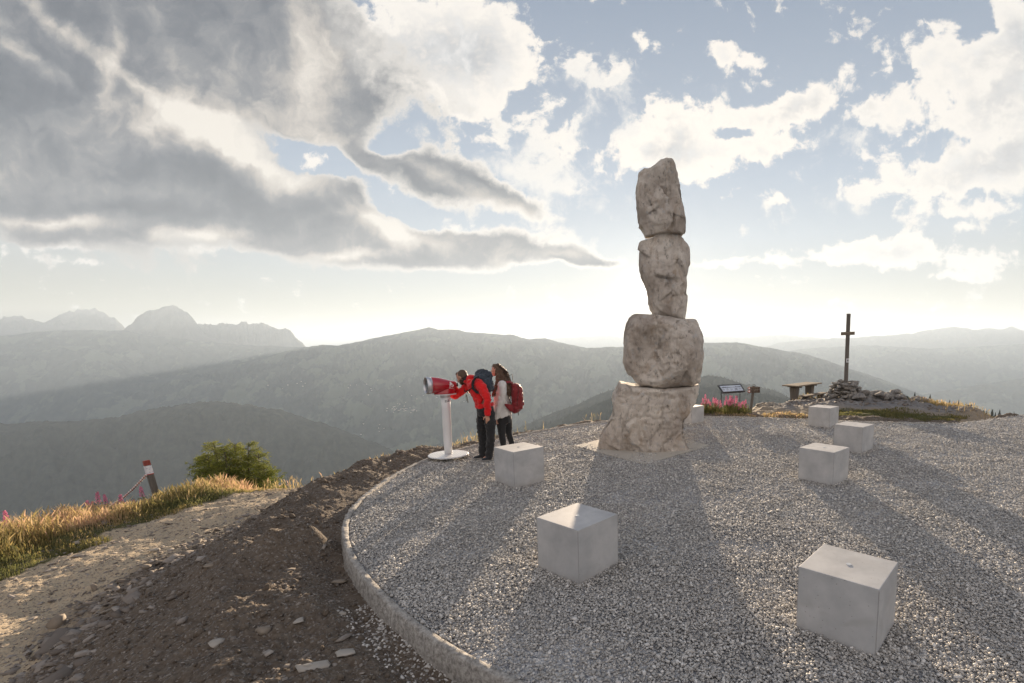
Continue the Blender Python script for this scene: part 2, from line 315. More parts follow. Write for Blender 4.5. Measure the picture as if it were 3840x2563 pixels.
tag(pymesh('valley_ground', np.stack([vx, vy, vz], -1).reshape(-1, 3), gridfaces(n, 181), MIXED), kind='structure')
# woods on the near ridges: too many and too small to count
def wood(crests, count, hmin, hmax, mat):
    V, Fc = [], []; k = 7
    for o, n_, down in crests:
        me = o.data; co = np.empty(len(me.vertices)*3, np.float32); me.vertices.foreach_get('co', co); co = co.reshape(-1, 3)
        q = co[rng.integers(0, len(co), n_*6)]
        q = q[(q[:, 2] > co[:, 2].max()-down)][:n_] + rng.normal(0, 4, (0, 3)) if 0 else q[(q[:, 2] > co[:, 2].max()-down)][:n_]
        q = q+np.c_[rng.normal(0, 5, (len(q), 2)), np.zeros(len(q))]
        for p in q:
            h = rng.uniform(hmin, hmax); r = h*rng.uniform(.13, .2)
            for (z0, z1, rr) in ((.0, .6, 1.0), (.35, 1.0, .7)):
                b = len(V); V += [(p[0]+rr*r*math.cos(t)*rng.uniform(.8, 1.2), p[1]+rr*r*math.sin(t)*rng.uniform(.8, 1.2), p[2]+h*z0-2) for t in np.linspace(0, 2*math.pi, k, endpoint=False)]
                V.append((p[0], p[1], p[2]+h*z1-2)); Fc += [(b+i, b+(i+1) % k, b+k) for i in range(k)]
    return V, np.array(Fc)
V, Fc = wood([(h8a, 2600, 330), (h8b, 1800, 200)], 0, 9, 17, FOREST)
tag(pymesh('forest', V, Fc, FOREST, smooth=False), 'hazy conifer forest covering the near ridges below the summit', 'forest', kind='stuff')
V, Fc = wood([(h12, 900, 60)], 0, 4, 9, FOREST)
tag(pymesh('forest', V, Fc, FOREST, smooth=False), 'dark conifer wood just below the rocky knoll with the cross', 'forest', kind='stuff')
# air
hz = Mat('haze_air'); hz.t.nodes.remove(hz.b)
pv = hz.n('ShaderNodeVolumePrincipled', inp={'Color': (.425, .515, .635, 1), 'Density': 5.7e-5, 'Anisotropy': 0.27})
hz.t.links.new(pv.outputs[0], [x for x in hz.t.nodes if x.type == 'OUTPUT_MATERIAL'][0].inputs['Volume'])
bm = bmesh.new(); add_box(bm, (120000, 120000, 1080+1700), (0, 0, (1080-1700)/2)); tag(bm_obj('haze', bm, hz.m), kind='stuff', label='pale blue evening haze filling the valleys', cat='haze')
# ------------------------------------------------------------------ near ground: plaza, kerb, bank, path, slopes
PCX, PCY = 2.619, 8.064
_kt = [(-0.2, 2.66), (-.69, 2.92), (-1.15, 3.23), (-1.56, 3.56), (-2.04, 4.03), (-2.58, 4.63), (-3.06, 5.3), (-3.43, 6.0), (-3.62, 6.7), (-3.72, 7.57), (-3.66, 9.0), (-3.3, 10.0), (-2.7, 11.05), (-1.7, 12.45), (-.3, 13.6), (1.0, 14.15), (2.53, 14.3), (4.56, 13.75), (6.1, 13.2), (7.2, 12.95), (8.52, 12.68)]
_th = [math.degrees(math.atan2(x-PCX, y-PCY)) for x, y in _kt]; _rr = [math.hypot(x-PCX, y-PCY) for x, y in _kt]
RK_T = [-181, -165]+_th+[54, 56.5, 60, 75, 110, 140, 150, 181]; RK_R = [6.2, 6.1]+_rr+[9.0, 11.4, 17, 19, 17, 8.5, 6.2, 6.2]
def rk(th): return np.interp(th, RK_T, RK_R)
PROF = {
 -180: [(0, -.1), (1, -.12), (3, -.25), (8, -1.2), (20, -6), (40, -20)],
 -150: [(0, -.17), (.22, -.20), (.6, -.05), (1.5, -.03), (2.2, -.34), (3, -.64), (5, -.85), (8, -1.6), (20, -9), (40, -20)],
 -120: [(0, -.16), (.18, -.17), (.45, -.04), (1.1, .0), (1.7, -.27), (2.6, -.74), (3.6, -.83), (5.6, -.98), (7.6, -1.06), (9, -1.8), (11, -3.2), (25, -14), (40, -24)],
 -95: [(0, -.12), (.4, -.04), (.95, .0), (1.5, -.27), (2.3, -.74), (3.2, -.87), (4.9, -1.02), (6.6, -1.14), (8, -1.6), (10, -3.0), (25, -14), (40, -24)],
 -79: [(0, -.09), (.4, -.04), (1.0, -.02), (1.7, -.42), (2.4, -.78), (3.4, -.90), (5.2, -1.03), (6.6, -1.22), (8, -1.8), (10, -3.0), (25, -14), (40, -24)],
 -60: [(0, -.07), (1.0, -.12), (1.8, -.4), (4, -1.4), (8, -3.2), (25, -14), (40, -24)],
 -30: [(0, -.05), (.75, -.08), (1.2, -.4), (3, -1.8), (25, -15), (40, -26)],
 0: [(0, -.04), (.7, -.07), (1.2, -.4), (4, -2.5), (25, -16), (40, -26)],
 6: [(0, -.04), (2.0, -.08), (3.0, -.5), (6, -2.5), (25, -14), (40, -26)],
 15: [(0, -.04), (4.6, -.13), (6, -.8), (12, -5), (40, -24)],
 22: [(0, -.03), (4, -.08), (6, -.14), (9, -.31), (10.5, -.9), (16, -5), (40, -24)],
 29: [(0, -.03), (2.5, -.03), (4, .10), (5.5, .10), (7, -.08), (9, -.9), (20, -8), (40, -24)],
 39: [(0, -.03), (2.5, -.02), (4.2, .08), (5.6, .0), (7.6, -.8), (12, -3.2), (40, -24)],
 48: [(0, -.03), (4.6, -.06), (6, -.6), (12, -4), (40, -24)],
 57: [(0, -.04), (1.2, -.05), (3, -.7), (12, -5), (40, -24)],
 110: [(0, -.03), (3, -.3), (10, -3), (40, -20)], 180: [(0, -.1), (1, -.12), (3, -.25), (8, -1.2), (20, -6), (40, -20)]}
_pk = sorted(PROF)
LUMPS = [(*gnd(640, 1290, -.12)[:2], .26, .26), (*gnd(705, 1268, -.12)[:2], .2, .16), (*gnd(560, 1330, -.15)[:2], .4, .06), (*gnd(735, 1262, -.1)[:2], .18, .12), (*gnd(700, 1238, -.15)[:2], .22, -.20), (*gnd(780, 1290, -.1)[:2], .1, -.07), (*gnd(640, 1240, -.2)[:2], .25, -.06),
         (*gnd(720, 1120, -.15)[:2], .5, .06), (*gnd(600, 1430, -.2)[:2], .35, .05), (*gnd(860, 1500, -.2)[:2], .3, .05), (12.3, 17.6, .5, .12), (13.2, 16.8, .6, .1)]
def smooth(a, lo, hi): t = np.clip((a-lo)/(hi-lo), 0, 1); return t*t*(3-2*t)
def terrain(x, y, fine=True):
    x = np.asarray(x, float); y = np.asarray(y, float)
    th = np.degrees(np.arctan2(x-PCX, y-PCY)); r = np.hypot(x-PCX, y-PCY); s = r-rk(th)
    zs = [np.interp(s, *zip(*PROF[k]))-np.maximum(s-40, 0)*.55 for k in _pk]
    z = np.zeros_like(s)
    for i in range(len(_pk)-1):
        w = (th-_pk[i])/(_pk[i+1]-_pk[i]); m = (w >= 0) & (w < 1); w = w*w*(3-2*w)
        z = np.where(m, zs[i]*(1-w)+zs[i+1]*w, z)
    out = smooth(s, .05, .6)
    z = z+out*(.07*fbmn(x*.9, y*.9, 0, 4, 21)+smooth(s, 8, 30)*1.5*fbmn(x*.08, y*.08, 0, 4, 22))
    left = smooth(-th, 50, 80)*smooth(s, 1.0, 1.6)*(1-smooth(s, 4.8, 5.8))    # the trodden path lies smoother
    if fine: z = z+out*((.040*fbmn(x*3.2, y*3.2, 0, 5, 23, .62))*(1-.45*left)+.020*np.abs(fbmn(x*13, y*10, 0, 3, 24))*(1-.4*left))
    rocky = (.35+.65*smooth(th, 25, 29))*smooth(th, 14, 20)*(1-smooth(th, 44, 50))*smooth(s, 2.6, 4.5)
    z = z+rocky*.10*(np.abs(fbmn(x*1.5, y*1.5, 0, 5, 31, .6))-.25)
    for (lx, ly, lr, lh) in LUMPS: z = z+lh*np.exp(-((x-lx)**2+(y-ly)**2)/lr**2)
    return np.where(s < 0, -.07+0*z, z), s, th
def tz(x, y): return float(terrain(np.array([x]), np.array([y]))[0][0])
az = np.concatenate([np.linspace(-180, -62, 90), np.linspace(-61.8, 42, 860), np.linspace(42.5, 180, 90)])*math.pi/180
rad = np.concatenate([[0.05, .5, 1.0, 1.6, 2.1], np.geomspace(2.4, 26, 620), np.geomspace(27, 1400, 60)])
gx = rad[:, None]*np.sin(az)[None]; gy = rad[:, None]*np.cos(az)[None]
gz, gs, gth = terrain(gx, gy)
# soil, path and turf by where the ground was trodden or dug
m = Mat('soil_ground', .95, .15)
at_s = m.n('ShaderNodeAttribute', attribute_name='cover').outputs['Color']
sp = m.n('ShaderNodeSeparateColor', inp={0: at_s}).outputs
n1 = m.noise(1.3, 8, .65); n2 = m.noise(24, 8, .7); vo = m.voro(58, out='Color'); vd = m.voro(58)
vsep = m.n('ShaderNodeSeparateColor', inp={0: vo}).outputs
soil = m.mix(n1, (.052, .039, .030), (.145, .112, .085)); soil = m.mix(m.ramp(n2, [(.4, (0, 0, 0)), (.75, (1, 1, 1))]), soil, (.19, .16, .13))
pathc = m.mix(n2, (.27, .215, .15), (.56, .455, .325))
turf = m.mix(n2, (.045, .055, .02), (.13, .115, .05))
rock = m.mix(m.noise(5, 8, .7), (.12, .115, .115), (.30, .285, .27))
stone = m.ramp(vsep[0], [(.86, (0, 0, 0)), (.90, (1, 1, 1))])
c = m.mix(sp[0], soil, pathc); c = m.mix(m.math('MULTIPLY', stone, .55), c, m.mix(vsep[1], (.20, .18, .16), (.46, .42, .38)))
edge = m.math('ADD', sp[1], m.math('MULTIPLY', m.math('SUBTRACT', n2, .5), .9))
c = m.mix(m.ramp(edge, [(.4, (0, 0, 0)), (.6, (1, 1, 1))]), c, turf); c = m.mix(sp[2], c, rock); m.col(c)
h = m.math('ADD', m.math('MULTIPLY', n2, .6), m.math('MULTIPLY', stone, m.math('SUBTRACT', .8, vd)))
m.bump(h, .03, .9)
SOIL = m.m
g = pymesh('ground', np.stack([gx, gy, gz], -1).reshape(-1, 3), gridfaces(len(rad), len(az))[:, ::-1], SOIL); tag(g, kind='structure')
def cover(x, y, s, th):
    w = .35*fbmn(x*1.1, y*1.1, 0, 4, 41)
    left = smooth(-th, 52, 70)
    path = left*smooth(s+w, 2.3, 2.9)+smooth(th, 8, 16)*(1-smooth(th, 60, 70))*smooth(s, .7, 2.0)*.55
    grass = left*smooth(s+w, 4.7, 5.3)+(1-left)*smooth(s+w*.5, .9, 1.6)*(1-smooth(th, 0, 6))+smooth(th, 27, 31)*(1-smooth(th, 47, 51))*smooth(s, 1.1, 1.5)*(1-smooth(s, 2.5, 3.1))*.9+smooth(s, 9.5, 13)*.8
    rk_ = smooth(th, 14, 20)*(1-smooth(th, 46, 50))*smooth(s+w, 2.6, 3.6)*(1-smooth(s, 9, 11))
    return np.clip(path, 0, 1), np.clip(grass, 0, 1), np.clip(rk_, 0, 1)
cr = cover(gx, gy, gs, gth)
ca = g.data.color_attributes.new('cover', 'FLOAT_COLOR', 'POINT')
ca.data.foreach_set('color', np.stack([*cr, np.ones_like(gx)], -1).reshape(-1).astype(np.float32))
# gravel bed
m = Mat('gravel_bed', .85, .3)
v1 = m.voro(52, out='Color'); vsep = m.n('ShaderNodeSeparateColor', inp={0: v1}).outputs
m.col(m.ramp(vsep[0], [(0, (.18, .18, .19)), (.5, (.36, .355, .36)), (.85, (.52, .51, .50)), (1, (.66, .65, .63))]))
m.bump(m.math('SUBTRACT', 1.0, m.voro(52)), .02, 1.0)
GRAVEL = m.m
tt = np.radians(np.concatenate([np.linspace(-180, 180, 361)])); rr = rk(np.degrees(tt))-.03
fr = np.linspace(0, 1, 40)[:, None]
px_ = PCX+fr*rr[None]*np.sin(tt)[None]; py_ = PCY+fr*rr[None]*np.cos(tt)[None]; pz_ = -.012+.006*fbmn(px_, py_, 0, 3, 9)
tag(pymesh('gravel_ground', np.stack([px_, py_, pz_], -1).reshape(-1, 3), gridfaces(40, 361)[:, ::-1], GRAVEL), kind='structure')
# kerb: one poured strip, rough on top
m = Mat('kerb_concrete', .9, .2)
nn = m.noise(26, 8, .75); m.col(m.mix(m.ramp(nn, [(.35, (0, 0, 0)), (.65, (1, 1, 1))]), (.17, .155, .14), (.52, .49, .45))); m.bump(m.math('ADD', nn, m.noise(9, 4)), .02, .8)
kth = np.linspace(-179, 52.3, 900); kr = rk(kth); kr = np.convolve(np.pad(kr, 12, 'edge'), np.ones(25)/25, 'valid'); kr[-60:] = rk(kth[-60:])
rows = []
KW = .064
for (do, zz) in ((-KW/2, -.12), (-KW/2, .014), (-KW/2+.005, .022), (0.0, .026), (KW/2-.005, .024), (KW/2, .014), (KW/2+.012, -.10), (KW/2+.02, -.3)):
    jit = .011*fbmn(kth*2.2, do*40, 0, 4, 51, .65); r_ = kr+do+jit*.6
    rows.append(np.stack([PCX+r_*np.sin(np.radians(kth)), PCY+r_*np.cos(np.radians(kth)), zz+jit*(.8 if zz > 0 else 0)], -1))
tag(pymesh('kerb', np.concatenate(rows), gridfaces(8, 900)[:, ::-1], m.m, smooth=False), kind='structure')
# loose pebbles over the bed
def ico():
    b = bmesh.new(); bmesh.ops.create_icosphere(b, subdivisions=1, radius=1); v = np.array([x.co[:] for x in b.verts]); f = np.array([[w.index for w in q.verts] for q in b.faces]); b.free(); return v, f
IV, IF = ico()
def scatter(name, x, y, z, size, tone, mat, flat=(.45, .8), elong=(1.0, 1.6), tilt=.5, base=(IV, IF), sink=.2):
    BV, BF = base; n = len(x); k = len(BV)
    sc = np.stack([size*rng.uniform(*elong, n), size, size*rng.uniform(*flat, n)], -1)/2
    V = BV[None]*(1+rng.uniform(-.22, .22, (n, k, 1)))*sc[:, None, :]
    a, b, c = rng.uniform(0, 6.283, n), rng.normal(0, tilt, n), rng.normal(0, tilt, n)
    ca_, sa, cb, sb, cc, sc_ = np.cos(a), np.sin(a), np.cos(b), np.sin(b), np.cos(c), np.sin(c)
    X, Y, Z = V[..., 0], V[..., 1], V[..., 2]
    Y, Z = Y*cb[:, None]-Z*sb[:, None], Y*sb[:, None]+Z*cb[:, None]
    X, Z = X*cc[:, None]+Z*sc_[:, None], -X*sc_[:, None]+Z*cc[:, None]
    X, Y = X*ca_[:, None]-Y*sa[:, None], X*sa[:, None]+Y*ca_[:, None]
    V = np.stack([X+x[:, None], Y+y[:, None], Z+(z+size*sink)[:, None]], -1).reshape(-1, 3)
    Fc = (BF[None]+(np.arange(n)*k)[:, None, None]).reshape(-1, BF.shape[1])
    o = pymesh(name, V, Fc, mat, smooth=False)
    at_ = o.data.attributes.new('tone', 'FLOAT', 'POINT'); at_.data.foreach_set('value', np.repeat(tone, k).astype(np.float32)); return o
m = Mat('pebble', .75, .35)
tn = m.n('ShaderNodeAttribute', attribute_name='tone').outputs['Fac']
c = m.ramp(tn, [(0, (.23, .225, .22)), (.35, (.39, .38, .365)), (.7, (.58, .56, .53)), (.9, (.76, .74, .71)), (1, (.84, .82, .79))])
big = m.ramp(m.noise(.9, 4, .6), [(.35, (.90, .89, .88)), (.65, (1.0, 1.0, 1.0))]); m.col(m.mix(1.0, m.mix(m.math('MULTIPLY', m.noise(70, 4), .5), c, (.30, .28, .26)), big, 'MULTIPLY')); PEB = m.m
def gravel_pts():
    xs, ys = [], []
    for (y0, y1, dens) in ((1.8, 4.5, 5600), (4.5, 6.5, 4200), (6.5, 9, 2400), (9, 12, 1100), (12, 18, 550)):
        xa, xb = max(-3.8, -1.3*y1), min(y1*.9+.4, 20)
        n = int((xb-xa)*(y1-y0)*dens); x = rng.uniform(xa, xb, n); y = rng.uniform(y0, y1, n)
        th = np.degrees(np.arctan2(x-PCX, y-PCY)); s = np.hypot(x-PCX, y-PCY)-rk(th); k = (s < -.05) & (x < y*.88+.3) & (y > 1.9)
        xs.append(x[k]); ys.append(y[k])
    return np.concatenate(xs), np.concatenate(ys)
gxp, gyp = gravel_pts(); n = len(gxp)
for (cx_, cy_, aa_) in ((1.713, 3.538, 49.2), (-.41, 4.601, 50.2), (3.198, 7.599, 43.2), (4.673, 9.733, 42), (5.229, 12.568, 45), (-1.573, 7.606, 44.6), (1.918, 13.381, 44.4)):
    k_ = 700; t_ = rng.uniform(-1, 1, k_)*.30; d_ = .278+np.abs(rng.normal(0, .045, k_)); q_ = rng.integers(0, 4, k_)*math.pi/2+math.radians(aa_)
    gxp = np.append(gxp, cx_+d_*np.cos(q_)-t_*np.sin(q_)); gyp = np.append(gyp, cy_+d_*np.sin(q_)+t_*np.cos(q_))
n_heap = 7*700; n = len(gxp)
size = np.clip(rng.normal(.0150, .0045, n), .007, .032)*(1+np.clip(gyp-5, 0, 9)*.05)
pz = rng.uniform(-.014, .006, n)+.010*fbmn(gxp*2.2, gyp*2.2, 0, 4, 91); size *= np.exp(rng.normal(0, .18, n))
pz[-n_heap:] += rng.uniform(0, .018, n_heap); print('pebbles', n)
tag(scatter('gravel', gxp, gyp, pz, size, rng.beta(1.6, 1.6, n), PEB), 'loose grey and white gravel covering the round terrace', 'gravel', kind='stuff')
# spilled gravel and slaty rubble on the bank and path
def bank_pts(n, smin, smax, tmin, tmax, p=1.0):
    th = rng.uniform(tmin, tmax, n); s = smin+(smax-smin)*rng.uniform(0, 1, n)**p; r = rk(th)+s
    return PCX+r*np.sin(np.radians(th)), PCY+r*np.cos(np.radians(th))
x, y = bank_pts(1300, .04, .32, -172, -128, 1.4); keep = fbmn(x*1.5, y*1.5, 0, 3, 61) > -.1; x, y = x[keep], y[keep]
tag(scatter('spilled_gravel', x, y, terrain(x, y)[0]-.004, np.clip(rng.normal(.018, .006, len(x)), .008, .04), rng.beta(2, 1.4, len(x)), PEB), 'pale gravel spilled along the outer foot of the kerb', 'gravel', kind='stuff')
m = Mat('slate_rubble', .85, .25)
tn = m.n('ShaderNodeAttribute', attribute_name='tone').outputs['Fac']
m.col(m.mix(m.noise(30, 5), m.ramp(tn, [(0, (.10, .085, .07)), (.5, (.22, .195, .17)), (1, (.46, .42, .38))]), (.16, .13, .11))); SLATE = m.m
bx_ = np.array([(-1, -1, -1), (1, -1, -1), (1, 1, -1), (-1, 1, -1), (-.8, -.7, 1), (.9, -.8, 1), (.7, .9, 1), (-.7, .8, 1)], float)*.8; bf_ = np.array([(0, 3, 2, 1), (4, 5, 6, 7), (0, 1, 5, 4), (1, 2, 6, 5), (2, 3, 7, 6), (3, 0, 4, 7)])
xs, ys, sz = [], [], []
for n_, a_, b_, t0_, t1_, pw, s0 in ((42000, .1, 5.6, -178, -62, 1, .009), (15000, 1.6, 5.6, -175, -62, 1, .016), (900, 2.2, 5.4, -175, -62, 1, .035), (500, 1.9, 2.8, -165, -90, 1, .06), (900, .1, 5.4, -175, -62, 1, .032), (700, 1.9, 2.9, -165, -85, 1, .05), (2600, .05, 3.0, -60, 60, 1, .02), (1500, 3.5, 8, 14, 50, 1, .06), (90, .3, 5, -170, -70, 1, .06)):
    x, y = bank_pts(n_, a_, b_, t0_, t1_, pw); xs.append(x); ys.append(y); sz.append(np.clip(rng.lognormal(0, .42, n_)*s0, .005, .2))
x, y, sz = map(np.concatenate, (xs, ys, sz))
tag(scatter('rubble', x, y, terrain(x, y)[0], sz, rng.beta(1.6, 1.8, len(x)), SLATE, flat=(.15, .45), elong=(1.0, 2.3), tilt=.25, base=(bx_, bf_), sink=.06), 'small broken slate and grit strewn over the soil bank and path', 'rubble', kind='stuff')
x, y = bank_pts(5200, .08, 2.9, -176, -66); sz = np.clip(rng.lognormal(0, .5, len(x))*.022, .008, .09)
co_ = scatter('soil_clods', x, y, terrain(x, y)[0], sz, rng.beta(1.6, 1.8, len(x)), SOIL, flat=(.5, .9), elong=(1.0, 1.5), tilt=.6, sink=.12); tag(co_, 'dark crumbly clods of earth lying on the soil bank', 'earth clods', kind='stuff')
# ------------------------------------------------------------------ concrete cube seats
m = Mat('cast_concrete', .7, .35)
oi = m.n('ShaderNodeObjectInfo').outputs['Random']
ov = m.n('ShaderNodeVectorMath', operation='ADD', inp={0: m.pos(), 1: m.n('ShaderNodeCombineXYZ', inp={0: m.math('MULTIPLY', oi, 37.0), 1: m.math('MULTIPLY', oi, 91.0)}).outputs[0]}).outputs[0]
cl = m.noise(3.5, 6, .6, ov); c = m.mix(m.ramp(cl, [(.3, (0, 0, 0)), (.72, (1, 1, 1))]), (.35, .35, .355), (.51, .505, .50))
wet = m.ramp(m.noise(2.2, 3, .5, ov, 1.0), [(.60, (0, 0, 0)), (.70, (1, 1, 1))]); c = m.mix(m.math('MULTIPLY', wet, .6), c, (.36, .35, .34))
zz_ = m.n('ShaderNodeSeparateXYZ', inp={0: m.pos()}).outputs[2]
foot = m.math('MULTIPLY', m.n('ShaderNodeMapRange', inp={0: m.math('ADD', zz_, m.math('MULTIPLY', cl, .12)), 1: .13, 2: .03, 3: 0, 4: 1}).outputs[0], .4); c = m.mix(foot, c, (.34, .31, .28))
pore = m.voro(34, ov); pm = m.ramp(pore, [(.07, (1, 1, 1)), (.12, (0, 0, 0))]); pc = m.n('ShaderNodeSeparateColor', inp={0: m.voro(34, ov, 'Color')}).outputs[0]
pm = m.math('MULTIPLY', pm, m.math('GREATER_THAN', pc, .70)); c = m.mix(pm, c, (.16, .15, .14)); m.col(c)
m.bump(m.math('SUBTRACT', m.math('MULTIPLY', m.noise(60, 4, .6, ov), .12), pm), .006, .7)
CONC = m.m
SEAM = plain('joint_sealant', (.31, .305, .30)); STEEL = Mat('brushed_steel', .35, .5, .9).col((.62, .61, .60)).m
def cube_seat():
    W_ = .55
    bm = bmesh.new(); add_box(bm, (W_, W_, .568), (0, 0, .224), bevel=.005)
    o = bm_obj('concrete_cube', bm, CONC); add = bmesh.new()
    r = bmesh.ops.create_cone(add, cap_ends=True, segments=28, radius1=.021, radius2=.020, depth=.006); bmesh.ops.translate(add, verts=add.verts, vec=(0, 0, .5085))
    bm_obj('centre_disc', add, STEEL, o)
    for sx, sy in ((-1, -1), (-1, 1), (1, 1), (1, -1)):
        e = bmesh.new(); add_box(e, (.0050, .0050, .50), (sx*(W_/2-.0024), sy*(W_/2-.0024), .245)); bm_obj('edge_joint', e, SEAM, o)
    return o
CUBES = [('A', 1.713, 3.538, .491, 49.2, 'largest looking pale concrete cube seat, alone in the nearest right part of the gravel'),
 ('B', -.41, 4.601, .51, 50.2, 'concrete cube seat with half its top sunlit, in front of the stone stack'),
 ('C', 3.198, 7.599, .511, 43.2, 'concrete cube seat at the front of the three grouped right of the stone stack'),
 ('D', 4.673, 9.733, .515, 42.0, 'middle one of the three grouped concrete cube seats, between two others'),
 ('E', 5.229, 12.568, .504, 45.0, 'concrete cube seat farthest back in the group of three, below the picnic table'),
 ('F', -1.573, 7.606, .56, 44.6, 'concrete cube seat beside the two hikers, hiding the feet of the woman'),
 ('G', 1.918, 13.381, .453, 44.4, 'concrete cube seat half hidden behind the base of the stone stack')]
proto = cube_seat()
for i, (k, x, y, top, a, lab) in enumerate(CUBES):
    o = proto if i == 0 else copy_tree(proto)
    o.location = (x, y, top-.508); o.rotation_euler.z = R(a); tag(o, lab, 'concrete seat', 'concrete cube seats on the gravel')
# ------------------------------------------------------------------ the stacked boulders
m = Mat('boulder_stone', .85, .25)
sv = m.n('ShaderNodeMapping', inp={'Vector': m.pos(), 'Scale': (1, 1, .55)}).outputs[0]; n1 = m.noise(1.7, 10, .66, sv, .4); n2 = m.noise(11, 9, .75, sv, .3); n3 = m.noise(3.4, 7, .65, sv, dist=.8)
c = m.mix(m.ramp(n1, [(.35, (0, 0, 0)), (.65, (1, 1, 1))]), (.45, .38, .325), (.86, .785, .70))
c = m.mix(m.ramp(n2, [(.34, (1, 1, 1)), (.46, (0, 0, 0))]), c, (.27, .235, .205))
c = m.mix(m.math('MULTIPLY', m.ramp(n3, [(.52, (0, 0, 0)), (.66, (1, 1, 1))]), .6), c, (.38, .27, .18))
c = m.mix(m.math('MULTIPLY', m.ramp(m.noise(9, 6, .6), [(.58, (0, 0, 0)), (.68, (1, 1, 1))]), .7), c, (.56, .55, .54)); m.col(c)
m.bump(m.math('ADD', m.math('MULTIPLY', n2, 1.0), m.math('ADD', m.math('MULTIPLY', m.noise(60, 5, .7), .5), n1)), .06, 1.0)
STONE = m.m
def zA(x, y): return ((2150+x*.44643)*.61172, (550+y*.44643)*.61172)
def zB(x, y): return ((2150+x*.40188)*.61172, (1150+y*.40188)*.61172)
RY = 10.15
def boulder(name, outline, half, seed, planes=26, vox=.022, parent=None, amp=.05, cut=.88, yc=0.0, foot=0.0):
    pts = [at(X, Y, RY) for X, Y in outline]
    poly = np.array([(p.x, p.z) for p in pts]); y0 = RY+yc
    bm = bmesh.new(); fr = [bm.verts.new((p.x, y0-half, p.z)) for p in pts]; bk = [bm.verts.new((p.x, y0+half, p.z)) for p in pts]
    bm.faces.new(fr); bm.faces.new(bk[::-1])
    for i in range(len(pts)): j = (i+1) % len(pts); bm.faces.new((fr[i], bk[i], bk[j], fr[j]))
    bmesh.ops.triangulate(bm, faces=bm.faces); bmesh.ops.recalc_face_normals(bm, faces=bm.faces)
    me = bpy.data.meshes.new('t'); bm.to_mesh(me); bm.free(); o = bpy.data.objects.new('t', me); COL.objects.link(o)
    md = o.modifiers.new('r', 'REMESH'); md.mode = 'VOXEL'; md.voxel_size = vox
    ms = o.modifiers.new('s', 'SMOOTH'); ms.factor = .5; ms.iterations = 2
    ev = o.evaluated_get(bpy.context.evaluated_depsgraph_get()); m2 = bpy.data.meshes.new_from_object(ev)
    bpy.data.objects.remove(o); bpy.data.meshes.remove(me)
    co = np.empty(len(m2.vertices)*3); m2.vertices.foreach_get('co', co); co = co.reshape(-1, 3)
    # distance from the outline
    a = poly; b = np.roll(poly, -1, 0); q = co[:, [0, 2]]; d = np.full(len(q), 9.)
    for s_, e_ in zip(a, b):
        ab = e_-s_; t = np.clip(((q-s_)@ab)/(ab@ab+1e-9), 0, 1); d = np.minimum(d, np.hypot(*(q-(s_+t[:, None]*ab)).T))
    rg = np.random.default_rng(seed); cen = co.mean(0)
    zrel = (co[:, 2]-co[:, 2].min())/(np.ptp(co[:, 2])); sides = np.abs(q[:, 0]-cen[0])
    dd = np.clip(d/(half*.75), 0, 1); gsc = .42+.58*np.sqrt(np.clip(1-(1-dd)**2, 0, 1))
    if foot: gsc = np.maximum(gsc, np.clip(1-(zrel/foot), 0, 1)*.62)
    co[:, 1] = y0+(co[:, 1]-y0)*gsc
    for i in range(planes):
        an = rg.uniform(0, 2*math.pi); nz = rg.normal(0, .28); nrm = np.array([math.cos(an)*.75, math.sin(an), nz]); nrm /= np.linalg.norm(nrm)
        pr = (co-cen)@nrm; lim = np.quantile(pr, 1)*rg.uniform(cut-.2, cut+.04)
        ex = np.clip(pr-lim, 0, None); ex *= np.clip(1.0-np.abs(nrm[0])*.7, .2, 1); co -= ex[:, None]*(nrm*np.array([.14, 1.0, .12]))[None]*1.1
    dv = co-cen; dv[:, 2] *= .5; dv /= np.linalg.norm(dv, axis=1)[:, None]+1e-9
    x, y, z = co.T
    wob = fbmn(x*1.6+seed, y*1.6, z*1.6, 4, seed, .5); cr_ = np.abs(fbmn(x*3+seed, y*3, z*2.2, 4, seed+3, .55)); fi = fbmn(x*14, y*14, z*14, 3, seed+5, .6)
    vs_ = np.abs(fbmn(x*4+seed, y*4, z*.9, 4, seed+9, .6))
    disp = amp*wob*.8-amp*np.clip(.25-cr_, 0, 1)*2.6+amp*.30*fi-amp*.8*np.clip(.22-vs_, 0, 1)*2
    fz = 1-.7*(np.abs(dv[:, 1]) < .3)*0
    sd_ = co[rg.integers(0, len(co), 46)]; tl_ = rg.normal(0, .23, (46, 3)); of_ = rg.uniform(-.3, .3, 46)
    D_ = ((co[:, None, :]-sd_[None])**2*np.array([1.0, 1.0, .45])).sum(2)+.02*wob[:, None]; kk = D_.argmin(1)
    fac = ((co-sd_[kk])*tl_[kk]).sum(1)+amp*of_[kk]; disp = disp+np.clip(fac, -.10, .06)
    co += dv*(disp*fz)[:, None]*np.array([.30, 1.0, .25])
    m2.vertices.foreach_set('co', co.astype(np.float32).ravel()); m2.update(); m2.name = name
    return link(name, m2, STONE, parent, smooth=True)
sc_root = empty('stone_sculpture', (.45, RY, 0), label='tall sculpture of four huge rough boulders stacked on one another on the gravel', cat='sculpture')
BO4 = [zB(*p) for p in [(430, 705), (418, 740), (398, 790), (374, 820), (362, 870), (370, 940), (365, 1010), (330, 1080), (290, 1140), (250, 1210), (234, 1290), (236, 1330), (330, 1350), (480, 1352), (640, 1352), (830, 1352), (960, 1352), (1040, 1345), (1064, 1310), (1034, 1270), (1010, 1200), (992, 1130), (1002, 1060), (1050, 1000), (1090, 930), (1132, 880), (1166, 790), (1172, 716), (1100, 738), (850, 752), (720, 745), (580, 733)]]
